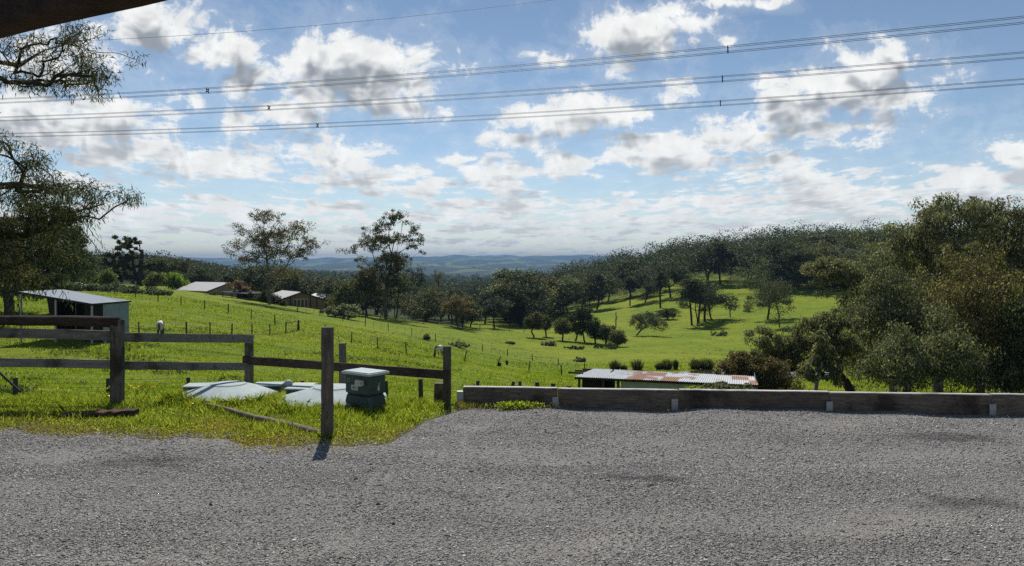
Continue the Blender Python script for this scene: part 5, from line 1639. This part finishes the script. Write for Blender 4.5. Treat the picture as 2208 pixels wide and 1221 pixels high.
def carport():
    a = Q(478, 629, 160); c = Q(541, 634, 158); root = empty('carport', (a[0], a[1], a[2]-2.8)); ro = np.array([a[0], a[1], a[2]-2.8])
    tag(root, 'dark low carport between the farmhouse and the gabled house', 'carport')
    d = c-a; bk = np.array([1.5, 4.5, .1])
    M = MB(); V = [a-ro, c-ro, c-ro+bk, a-ro+bk]; V += [v-(0, 0, .12) for v in V]
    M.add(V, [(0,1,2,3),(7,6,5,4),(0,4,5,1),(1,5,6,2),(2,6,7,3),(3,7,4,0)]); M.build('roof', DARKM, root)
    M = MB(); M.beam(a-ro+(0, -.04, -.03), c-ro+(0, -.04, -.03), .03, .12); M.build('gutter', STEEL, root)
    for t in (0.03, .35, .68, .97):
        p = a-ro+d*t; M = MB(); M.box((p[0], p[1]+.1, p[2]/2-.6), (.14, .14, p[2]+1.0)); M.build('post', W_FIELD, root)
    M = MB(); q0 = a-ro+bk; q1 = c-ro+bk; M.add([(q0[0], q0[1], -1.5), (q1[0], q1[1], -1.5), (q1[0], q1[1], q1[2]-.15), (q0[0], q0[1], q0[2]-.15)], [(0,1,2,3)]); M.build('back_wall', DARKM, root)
    M = MB(); M.beam(a-ro+d*.35+(0, .1, -1.1), c-ro+(0, .1, -1.1), .05, .10); M.build('rail', STEEL, root)


carport()

# small white vehicle by the brambles
def vehicle():
    p = at(172, 628, 140)
    p[2] = float(land(p[0], p[1]))
    root = empty('parked_vehicle', p, RAD(25)); root.scale = (.8, .8, .8); tag(root, 'small white vehicle half hidden behind the shelter roof by the brambles', 'vehicle')
    WHT = mat_plain('white_car_paint', (.75, .75, .75), .3, .03, 3)
    r = 1.0
    prof = [(-1.6,.35),(1.7,.35),(1.75,.75),(1.55,.95),(.75,1.02),(.25,1.48),(-1.0,1.5),(-1.55,1.0),(-1.65,.7)]
    V = [(x, -.75, z) for x, z in prof]+[(x, .75, z) for x, z in prof]; n = len(prof)
    F = [tuple(range(n-1, -1, -1)), tuple(range(n, 2*n))]+[(i, (i+1) % n, n+(i+1) % n, n+i) for i in range(n)]
    M = MB(); M.add(V, F); b = M.build('body', WHT, root); bev(b, .08, 3)
    M = MB(); M.add([(.72,-.62,1.03),(.72,.62,1.03),(.30,.6,1.42),(.30,-.6,1.42)], [(0,1,2,3)])
    for y in (-.775, .775): M.add([(.55, y, 1.05), (.22, y, 1.38), (-.95, y, 1.40), (-1.3, y, 1.05)], [(0,1,2,3)])
    M.build('window', GLASS, root)
    for x in (-1.05, 1.1):
        for y in (-.72, .72):
            M = MB(); M.rod([(x, y-.09, .32), (x, y+.09, .32)], .32, 16); w_ = M.build('wheel', DARKM, root)
            M = MB(); M.rod([(x, y-.1, .32), (x, y+.1, .32)], .17, 12); M.build('rim', STEEL, w_)


vehicle()

# distant homes in the valley
r_ = np.random.default_rng(9)
for i in range(14):
    u = 930+ 330*r_.random() if i < 11 else 700+60*r_.random(); d = 2600+2600*r_.random(); p = uvd(u, d)
    s = .8+.6*r_.random()
    M = MB(); L, Wd, h = 15*s, 9*s, 3.2*s
    root = empty('distant_house', (p[0], p[1], p[2]+5), r_.random()*1.5)
    tag(root, 'tiny pale house among the trees of the far valley', 'house', 'pale houses in the far valley')
    M.box((0, 0, h/2-1), (L, Wd, h+2)); M.build('wall', CREAM, root)
    M = MB(); M.add([(-L/2-1,-Wd/2-1,h),(L/2+1,-Wd/2-1,h),(L/2+1,Wd/2+1,h),(-L/2-1,Wd/2+1,h),(-L/2-1,0,h+2.5*s),(L/2+1,0,h+2.5*s)], [(0,1,5,4),(2,3,4,5),(1,2,5),(3,0,4)])
    M.build('roof', CREAM, root)

# ------------------------------------------------------------ power lines
def bundle(pl, pr, mid, label, spac, off=.25, quad=True, rad=.023):
    """pl, pr, mid: (u, v) photo points of the bundle centre at left, right and middle; wires at constant true height"""
    dl, dr = pl[2], pr[2]
    A, B = Q(pl[0], pl[1], dl), Q(pr[0], pr[1], dr)
    def P(t):  # t along A..B, parabola sag through mid
        p = A+(B-A)*t
        um, vm = mid
        return p
    # find t where straight line projects to mid u
    ts = np.linspace(0, 1, 2000); pts = A+(B-A)*ts[:, None]; us = U0+FPX*pts[:, 0]/pts[:, 1]
    tm = ts[np.argmin(abs(us-mid[0]))]; pm = A+(B-A)*tm
    dz = (CAM_H+(V0-mid[1])*pm[1]/FPX)-pm[2]
    k = dz/(tm*(tm-1))
    def C(t): return A+(B-A)*t+np.array([0, 0, k*t*(t-1)])
    root = empty('power_line', A); tag(root, label, 'power line')
    dirn = (B-A); dirn[2] = 0; dirn /= np.linalg.norm(dirn); sd = np.array([-dirn[1], dirn[0], 0])
    offs = [(sd*a+np.array([0, 0, b])) for a in (-off, off) for b in (-off, off)] if quad else [np.zeros(3)]
    tt = np.linspace(-.6, 1.6, 60)
    for o in offs:
        MB().rod([C(t)+o-A for t in tt], rad, 5, caps=False).build('conductor', CABLE, root, smooth=True)
    for uu in spac:
        t = ts[np.argmin(abs(us-uu))]; c = C(t)-A
        M = MB()
        ctr = .55
        for o in offs: M.rod([c+o*1.1, c+o*ctr*.6], .055, 6)
        q = [offs[0], offs[1], offs[3], offs[2]]
        for i in range(4): M.rod([c+q[i]*ctr, c+q[(i+1) % 4]*ctr], .05, 6)
        M.build('spacer', DARKM, root)


bundle((0, 218, 94), (2208, 43, 62), (1104, 148), 'highest of the three four-wire power lines across the sky', (447, 1570), .24)
bundle((0, 257, 107), (2208, 119, 71.5), (1104, 202), 'middle one of the three four-wire power lines across the sky', (580, 1558), .25)
bundle((0, 292, 120), (2208, 176, 82), (1104, 250), 'lowest of the three four-wire power lines across the sky', (685, 1553), .26)
bundle((230, 86, 97), (1200, -1, 82.7), (715, 52), 'single thin earth wire above the three power lines', (), quad=False, rad=.022)

# ------------------------------------------------------------ verandah beam (top left corner)
_a = np.array([-2.95, 3.78, 2.0+.2955*3.78+.085]); _c = np.array([-.55, 2.60, 2.0+.2955*3.42+.085])
def verandah():
    z = 3.02
    P1 = np.array([-3.6, 4.30, z]); 
    # lower front edge passes through (0,82)px and (350,0)px
    a = np.array([-1104/FPX*3.47, 3.47, 0]); c = np.array([-754/FPX*2.97, 2.97, 0])
    d = (c-a)/np.linalg.norm(c-a); n = np.array([-d[1], d[0], 0])
    zl = 2.0+483/FPX*3.47+.028
    root = empty('verandah_beam', (a[0], a[1], zl)); ro = np.array([a[0], a[1], zl])
    A = a-d*1.5; C = c+d*2.2; A[2] = C[2] = zl
    tag(root, 'dark rough verandah beam crossing the top left corner', 'beam')
    MB().beam(A-ro-n*.0+(0, 0, .13), C-ro-n*.0+(0, 0, .13), .14, .26, jit=.003, segs=14).build('timber', W_BEAM, root)
    MB().beam(A-ro+n*.17+(0, 0, .20), C-ro+n*.17+(0, 0, .20), .19, .03, jit=.001, segs=6).build('soffit_board', W_BEAM, root)


verandah()

# ------------------------------------------------------------ grazing horses
def horse(name, p, rz, label, coat, s=1.0, head_low=True):
    """local x = forward; skin-grown body, grazing"""
    root = empty(name, p, rz); tag(root, label, 'horse')
    J = {}; E = []; R = []
    def v(n_, x, y, z, r, par=None):
        J[n_] = len(R); R.append(((x, y, z), r))
        if par is not None: E.append((J[par], J[n_]))
    v('pelvis', -.55, 0, 1.22, .27)
    v('croup', -.74, 0, 1.24, .22, 'pelvis')
    v('loin', -.20, 0, 1.17, .27, 'pelvis'); v('belly', .12, 0, 1.10, .30, 'loin'); v('chest', .48, 0, 1.12, .29, 'belly')
    v('shoulder', .70, 0, 1.20, .23, 'chest'); v('n1', .92, 0, 1.10, .155, 'shoulder'); v('n2', 1.12, 0, .86, .12, 'n1'); v('n3', 1.27, 0, .58, .105, 'n2')
    v('poll', 1.35, 0, .42, .11, 'n3'); v('jaw', 1.38, .0, .26, .10, 'poll'); v('muz', 1.37, 0, .08, .062, 'jaw')
    for sy, q in ((.14, 'a'), (-.14, 'b')):
        o = .12 if q == 'a' else -.10
        v('h1'+q, -.66, sy, 1.02, .17, 'pelvis'); v('h2'+q, -.55+o*.5, sy, .78, .11, 'h1'+q); v('h3'+q, -.80+o, sy, .50, .062, 'h2'+q); v('h4'+q, -.74+o, sy, .12, .045, 'h3'+q); v('h5'+q, -.70+o, sy, .0, .062, 'h4'+q)
        v('f1'+q, .58, sy, .86, .12, 'chest'); v('f2'+q, .60-o, sy, .62, .072, 'f1'+q); v('f3'+q, .60-o*1.6, sy, .40, .055, 'f2'+q); v('f4'+q, .60-o*1.8, sy, .12, .042, 'f3'+q); v('f5'+q, .63-o*1.8, sy, .0, .060, 'f4'+q)
    me = bpy.data.meshes.new('body'); me.from_pydata([tuple(c*s for c in r[0]) for r in R], E, []); me.materials.append(coat)
    o = bpy.data.objects.new('body', me); COL.objects.link(o); o.parent = root
    sk = o.modifiers.new('Skin', 'SKIN'); sk.use_smooth_shade = True
    lay = me.skin_vertices[0].data
    for i, r in enumerate(R): lay[i].radius = (r[1]*s*.86, r[1]*s); lay[i].use_root = (i == 0)
    sb = o.modifiers.new('Sub', 'SUBSURF'); sb.levels = 2; sb.render_levels = 2
    DK = mat_plain('horse_hair', (.035, .028, .024), .8, .3, 12)
    M = MB(); M.rod(np.array([(-.92,0,1.30),(-1.02,0,1.15),(-1.03,0,.85),(-.98,0,.5)])*s, np.array([.035,.075,.07,.02])*s, 8); M.build('tail', DK, root, True)
    M = MB()
    for a, b in (((.72,0,1.42),(.98,0,1.24)),((.98,0,1.24),(1.2,0,.98)),((1.2,0,.98),(1.37,0,.60))):
        A, B = np.array(a), np.array(b); M.beam(A*s, B*s, .05*s, .10*s)
    M.build('mane', DK, root)
    for sy in (-1, 1):
        M = MB(); M.rod(np.array([(1.36, sy*.07, .50), (1.33, sy*.10, .62)])*s, np.array([.035, .008])*s, 6); M.build('ear', coat, root, True)
        M = MB(); M.rod(np.array([(1.45, sy*.075, .33), (1.46, sy*.085, .33)])*s, .018*s, 6); M.build('eye', DK, root)
    return root


def mat_coat(name, white, dark, axis_scale, thr):
    m, t, b = material(name, .7, .25)
    P = t.coord('Object'); x, y, z = t.sep(P)
    n = t.noise(P, axis_scale, 3, .5)
    f = t.mapr(n, thr, thr+.04)
    legs = t.mapr(t.math('ADD', z, t.math('MULTIPLY', t.math('SUBTRACT', n, .5), .5)), .75, .60)
    f = t.math('MAXIMUM', f, legs)
    head = t.mapr(x, 1.05, 1.2)
    f = t.math('MAXIMUM', f, head)
    t.put(b.inputs['Base Color'], t.mix(f, white, dark))
    return m


_p = at(345, 727, 60)
horse('grazing_horse', _p, RAD(110), 'pale horse with dark legs grazing with its back turned, right of the shelter', mat_coat('pale_coat', (.66, .63, .57), (.10, .075, .055), 2.2, .66), 1.02)
_p = at(947, 771, 60)
horse('grazing_horse', _p, RAD(250), 'brown and white horse grazing behind the fence corner post', mat_coat('pinto_coat', (.70, .67, .62), (.10, .06, .04), 1.9, .54), 1.02)

# ------------------------------------------------------------ grass, weeds, flowers
def blades(x, y, z, h, w, lean, r, name, mat, bend=.35):
    n = len(x)
    a = r.random(n)*6.283; s = np.stack([np.cos(a), np.sin(a), 0*a], -1)*(w/2)[:, None]
    la = r.random(n)*6.283; L = np.stack([np.cos(la), np.sin(la), 0*la], -1)*(lean*h)[:, None]
    b = np.stack([x, y, z], -1)
    up = np.array([0, 0, 1.0])
    p1 = b + up*(h*.55)[:, None] + L*.35
    p2 = b + up*(h*(1-.25*np.abs(lean)))[:, None] + L
    V = np.stack([b-s, b+s, p1+s*.8, p2, p1-s*.8], 1).reshape(-1, 3)
    F = np.arange(n*5).reshape(-1, 5)
    o = np_mesh(name, V, F, mat); tag(o, kind='stuff'); return o


G_VERGE = mat_leaf('verge_grass', (0.085, 0.125, 0.014), (0.225, 0.285, 0.026), (0.40, 0.42, 0.075), .5, 0)
G_DRY = mat_leaf('dry_grass', (0.13, 0.13, 0.03), (0.27, 0.23, 0.06), (0.40, 0.30, 0.12), .4, 0)
G_ORANGE = mat_leaf('orange_weed', (0.20, 0.14, 0.02), (0.34, 0.22, 0.03), (0.38, 0.30, 0.06), .45, 0)
G_FIELD = mat_leaf('field_grass', (0.095, 0.14, 0.009), (0.17, 0.228, 0.012), (0.24, 0.295, 0.020), .5, 0)


def hfield(x, y, s=1.0):
    return .5+.25*np.sin(x*1.7*s+np.sin(y*1.1*s)*1.3)+.25*np.sin(y*2.3*s+x*.6*s+1.0)


def verge():
    r = np.random.default_rng(31)
    def region(n, back=5.0, front=-.12, pw=1.5):
        x = -14+ 13.55*r.random(n)**.8; e = verge_edge(x)
        x = x + 0
        y = e+front+back*r.random(n)**pw
        k = (np.abs(x) < y*.72+3)
        x, y = x[k], y[k]
        k = ~((x > -1.25) & (y > 11.2))
        k &= (np.hypot(x+4.286, y-11.7) > np.where(y < 11.6, .56, .72)) & (np.hypot(x+2.638, y-11.4) > np.where(y < 11.3, .64, .81)) & (np.hypot(x+2.05, y-10.85) > .24); return x[k], y[k]
    # tall green grass, patchy
    x, y = region(230000, 5.5)
    e = verge_edge(x); t = (y-e)
    hf = hfield(x, y)*.6+.4*hfield(x+3, y, 2.7)
    cover = smooth01((t-.15-.55*hfield(x, y, 1.9))/.8)
    k = r.random(len(x)) < cover*(.15+.85*smooth01((hf-.25)/.5))*(1-.8*smooth01((-x-5)/1.2)*(1-smooth01((t-1.0)/.5))); x, y, t, hf = x[k], y[k], t[k], hf[k]
    # bare, worn patch at the far left
    h = (.030+.085*hf*smooth01(t/1.8))*(.6+.8*r.random(len(x)))
    h += .10*smooth01((hfield(x*1.6+5, y*1.9, 1.4)-.55)/.25)*r.random(len(x))*smooth01(t/1.0)
    for (tx, ty, tr_) in ((-4.286, 11.7, .66), (-2.638, 11.4, .74)):
        dd = np.hypot(x-tx, y-ty); h += .12*np.exp(-((dd-tr_)/.22)**2)*(y < ty+.1)*r.random(len(x))
    blades(x, y, land(x, y)-.03, h, .004+.006*r.random(len(x)), .5*r.random(len(x))+.1, r, 'verge_grass', G_VERGE)
    # rank tufts left unmown round tanks, box, posts, pole and sleeper
    bx, by, bh = [], [], []
    def ring(cx, cy, rad, a0, a1, n, h, wdt=.10):
        a = RAD(a0)+RAD(a1-a0)*r.random(n); q = rad+wdt*r.standard_normal(n)
        bx.append(cx+q*np.cos(a)); by.append(cy+q*np.sin(a)); bh.append(h*(.45+.75*r.random(n))*(.55+.45*np.sin(a*9+cx)**2))
    ring(-4.286, 11.7, .74, 180, 372, 5200, .20, .09); ring(-4.286, 11.7, .60, 200, 340, 900, .17, .06)
    ring(-2.638, 11.4, .80, 170, 330, 4800, .19, .09); ring(-2.638, 11.4, .68, 200, 320, 900, .17, .06)
    ring(-2.05, 10.85, .30, 150, 390, 1500, .15, .07)
    for (cx, cy) in ((-5.56, 10.9), (-4.26, 12.55), (-2.13, 8.87), (-.96, 11.5)): ring(cx, cy, .11, 0, 360, 420, .14, .06)
    for t_ in np.linspace(0, 1, 9): ring(-4.2+2.1*t_, 10.72-1.75*t_-.06, .05, 0, 360, 130, .07, .07)
    for t_ in np.linspace(0, 1, 8): ring(-5.75+.9*t_, 9.90, .06, 0, 360, 110, .075, .06)
    for _q in range(46):
        cx = -7.2+6.0*r.random(); cy = float(verge_edge(cx))+.5+2.4*r.random(); ring(cx, cy, .05, 0, 360, 110, .10+.09*r.random(), .10)
    bx, by, bh = map(np.concatenate, (bx, by, bh))
    k_ = np.hypot(bx+2.05, by-10.85) > .23; bx, by, bh = bx[k_], by[k_], bh[k_]
    blades(bx, by, land(bx, by)-.03, bh, .005+.005*r.random(len(bx)), .2+.6*r.random(len(bx)), r, 'rank_grass', G_VERGE)
    # broad-leaved weeds: small round leaves held low
    x, y = region(150000, 3.2, .05, 1.2)
    t = y-verge_edge(x); hf = hfield(x+7, y+2, 1.6)*.5+.5*hfield(x, y+5, 3.1)
    k = (r.random(len(x)) < smooth01((hf-.28)/.3)*smooth01((t+.05)/.5)*(1-.85*smooth01((-x-5)/1.2)*(1-smooth01((t-1.0)/.5)))); x, y, t, hf = x[k], y[k], t[k], hf[k]
    z = land(x, y)-.03+(.02+.06*hf*smooth01(t/1.2))*r.random(len(x))**.6
    V, F = leaves(np.stack([x, y, z], -1), .02, 1, .021, .015, -.3, .5, r)
    tag(np_mesh('clover_weeds', V, F, G_VERGE), kind='stuff')
    # dry and orange fringe against the gravel
    x, y = region(170000, 2.4, -.30, 1.7); t = y-verge_edge(x); hf = hfield(x+1, y, 2.2)
    k = r.random(len(x)) < (.35+.65*hf)*(.12+.88*smooth01((t+.22)/.3))*(1-smooth01((t-.6-.9*smooth01((-x-4.8)/1.0))/1.2)); x, y, t = x[k], y[k], t[k]
    n = len(x); z = land(x, y)-.02+.035*r.random(n)
    kk = r.random(n) < .55+.25*np.sin(x*2.3)+.4*smooth01((-x-4.8)/1.0)
    V, F = leaves(np.stack([x, y, z], -1)[kk], .02, 1, .034, .010, -.1, .4, r); tag(np_mesh('dry_grass', V, F, G_DRY), kind='stuff')
    V, F = leaves(np.stack([x, y, z], -1)[~kk], .02, 1, .020, .014, -.2, .5, r); tag(np_mesh('orange_weeds', V, F, G_ORANGE), kind='stuff')
    # straw-coloured grass under the left rail and along the wall foot
    n = 9000; x = -.7+10*r.random(n)**2.2; yy = 10.70-(x+.62)*.0963-.04-.25*r.random(n)**2
    pz = .5+.5*np.sin(x*3.1+1)*np.sin(x*1.3); k = r.random(n) < pz**3*np.exp(-(x+.6)/1.8); x, yy = x[k], yy[k]
    blades(x, yy, 0*x, .04+.09*r.random(len(x)), .004+0*x, .6+0*x, r, 'wall_foot_grass', G_DRY)
    cx, cy = (1115-U0)*10.45/FPX, 10.45
    n = 1500; a = r.standard_normal((n, 2))*[.14, .05]
    V, F = leaves(np.stack([cx+a[:, 0], cy+a[:, 1], .02+.07*r.random(n)], -1), .02, 1, .035, .018, -.3, .5, r)
    o = np_mesh('weed_tuft', V, F, G_VERGE); tag(o, 'small green weed growing at the left foot of the sleeper wall', 'weed')
    cx, cy = 2.48, 10.47
    n = 160; aa = r.random(n)*6.28
    blades(cx+.05*r.standard_normal(n), cy+.10+.02*r.standard_normal(n), .22+0*aa, .06+.08*r.random(n), .006+0*aa, .9+0*aa, r, 'wall_top_tuft', G_VERGE)
    # soursob flowers
    Y = mat_plain('yellow_petal', (.90, .80, .02), .5, .1, 5)
    spots = [(212,847),(225,851),(236,842),(243,846),(258,842),(280,832),(292,836),(303,834),(312,828),(315,830),(324,832),(330,834),(387,848),(391,851),(372,858),(409,874),(413,878),(407,880),(90,838),(130,842),(595,872),(232,858),(352,856)]
    first = None
    for (u, v) in spots:
        d = min(12.2, CAM_H*FPX/(v+14-V0)) if v > 838 else 11.9
        x = (u-U0)*d/FPX; z = CAM_H+(V0-v)*d/FPX; g = float(land(x, d))-.03
        if first is None:
            root = empty('yellow_flower', (0, 0, 0))
            M = MB(); M.rod([(0, 0, -.2), (.005, 0, -.1), (0, 0, 0)], .0022, 5); M.build('stem', LEAF['willow'], root)
            M = MB()
            for q in range(5):
                a = q*1.2566; c_, s_ = math.cos(a), math.sin(a); rr = .019
                M.add([(0,0,0),(rr*.7*c_-rr*.45*s_, rr*.7*s_+rr*.45*c_, .010),(rr*1.15*c_, rr*1.15*s_, .016),(rr*.7*c_+rr*.45*s_, rr*.7*s_-rr*.45*c_, .010)], [(0,1,2,3)])
            M.build('blossom', Y, root); first = root; kids = children(root)
            rt = root
        else:
            rt = first.copy(); COL.objects.link(rt)
            for c in kids:
                cc = c.copy(); COL.objects.link(cc); cc.parent = rt
        rt.scale = (1.9,)*3; rt.location = (x, d, max(z, g+.17)); rt.rotation_euler = (RAD(35+20*r.random()), 0, r.random()*6)
        tag(rt, 'small yellow flower in the verge grass around the first fence post', 'flower', 'yellow flowers dotted through the verge')


def field():
    r = np.random.default_rng(44)
    n = 450000
    y = np.exp(np.log(13.5)+(np.log(125)-np.log(13.5))*r.random(n)**.95); x = (r.random(n)*2-1)*(y*.70+3)
    clump = hfield(x*.23, y*.31)*.5+hfield(x*.9+3, y*1.3)*.5
    k = r.random(n) < .25+.75*smooth01((clump-.3)/.35)
    px, py, pa, pb, pz = POND
    k &= np.hypot((x-px)/pa, (y-py)/pb) > 1.15
    x, y, clump = x[k], y[k], clump[k]
    h = (.045+.07*clump)*(.6+.8*r.random(len(x)))*(1+y*.006)
    blades(x, y, land(x, y)-.03, h, .010+y*.00075, .7*r.random(len(x)), r, 'field_grass', G_FIELD)
    # coarse dark tufts and thistles
    n = 42000
    y = np.exp(np.log(30)+(np.log(230)-np.log(30))*r.random(n)); x = (r.random(n)*2-1)*y*.68
    f = np.sin(x*.21+np.sin(y*.13)*2)*np.sin(y*.17+x*.06)
    f2 = np.sin(x*.9+y*.3)*np.sin(y*.8-x*.4)
    k = (r.random(n) < smooth01((f+f2*.5-.35)/.5)*.8) & (np.hypot((x-px)/pa, (y-py)/pb) > 1.2)
    x, y = x[k], y[k]
    V, F = leaves(np.stack([x, y, land(x, y)+.03], -1), .14+.0008*y, 7, .16, .06, -.6, .45, r)
    tag(np_mesh('thistle_tufts', V, F, mat_leaf('thistle_leaf', (0.03, 0.05, 0.012), (0.06, 0.09, 0.02), (0.13, 0.15, 0.05), .3, 0)), kind='stuff')


verge()
field()

# ------------------------------------------------------------ air
def haze():
    lo, hi = LAND_MIN-1.0, max(LAND_MAX+14, 48.0)
    M = MB(); R_ = 15000.0
    M.box((0, 0, (lo+hi)/2), (2*R_, 2*R_, hi-lo))
    m = bpy.data.materials.new('haze_air'); m.use_nodes = True; nt = m.node_tree; nt.nodes.clear()
    o_ = nt.nodes.new('ShaderNodeOutputMaterial'); v = nt.nodes.new('ShaderNodeVolumePrincipled')
    v.inputs['Color'].default_value = (.23, .40, .66, 1); v.inputs['Density'].default_value = 1.05e-4; v.inputs['Anisotropy'].default_value = .2
    nt.links.new(v.outputs[0], o_.inputs['Volume'])
    o = M.build('haze', m); tag(o, kind='stuff')


haze()
for _r in PROTO_GUM + PROTO_SMALL + PROTO_TALL: drop(_r)
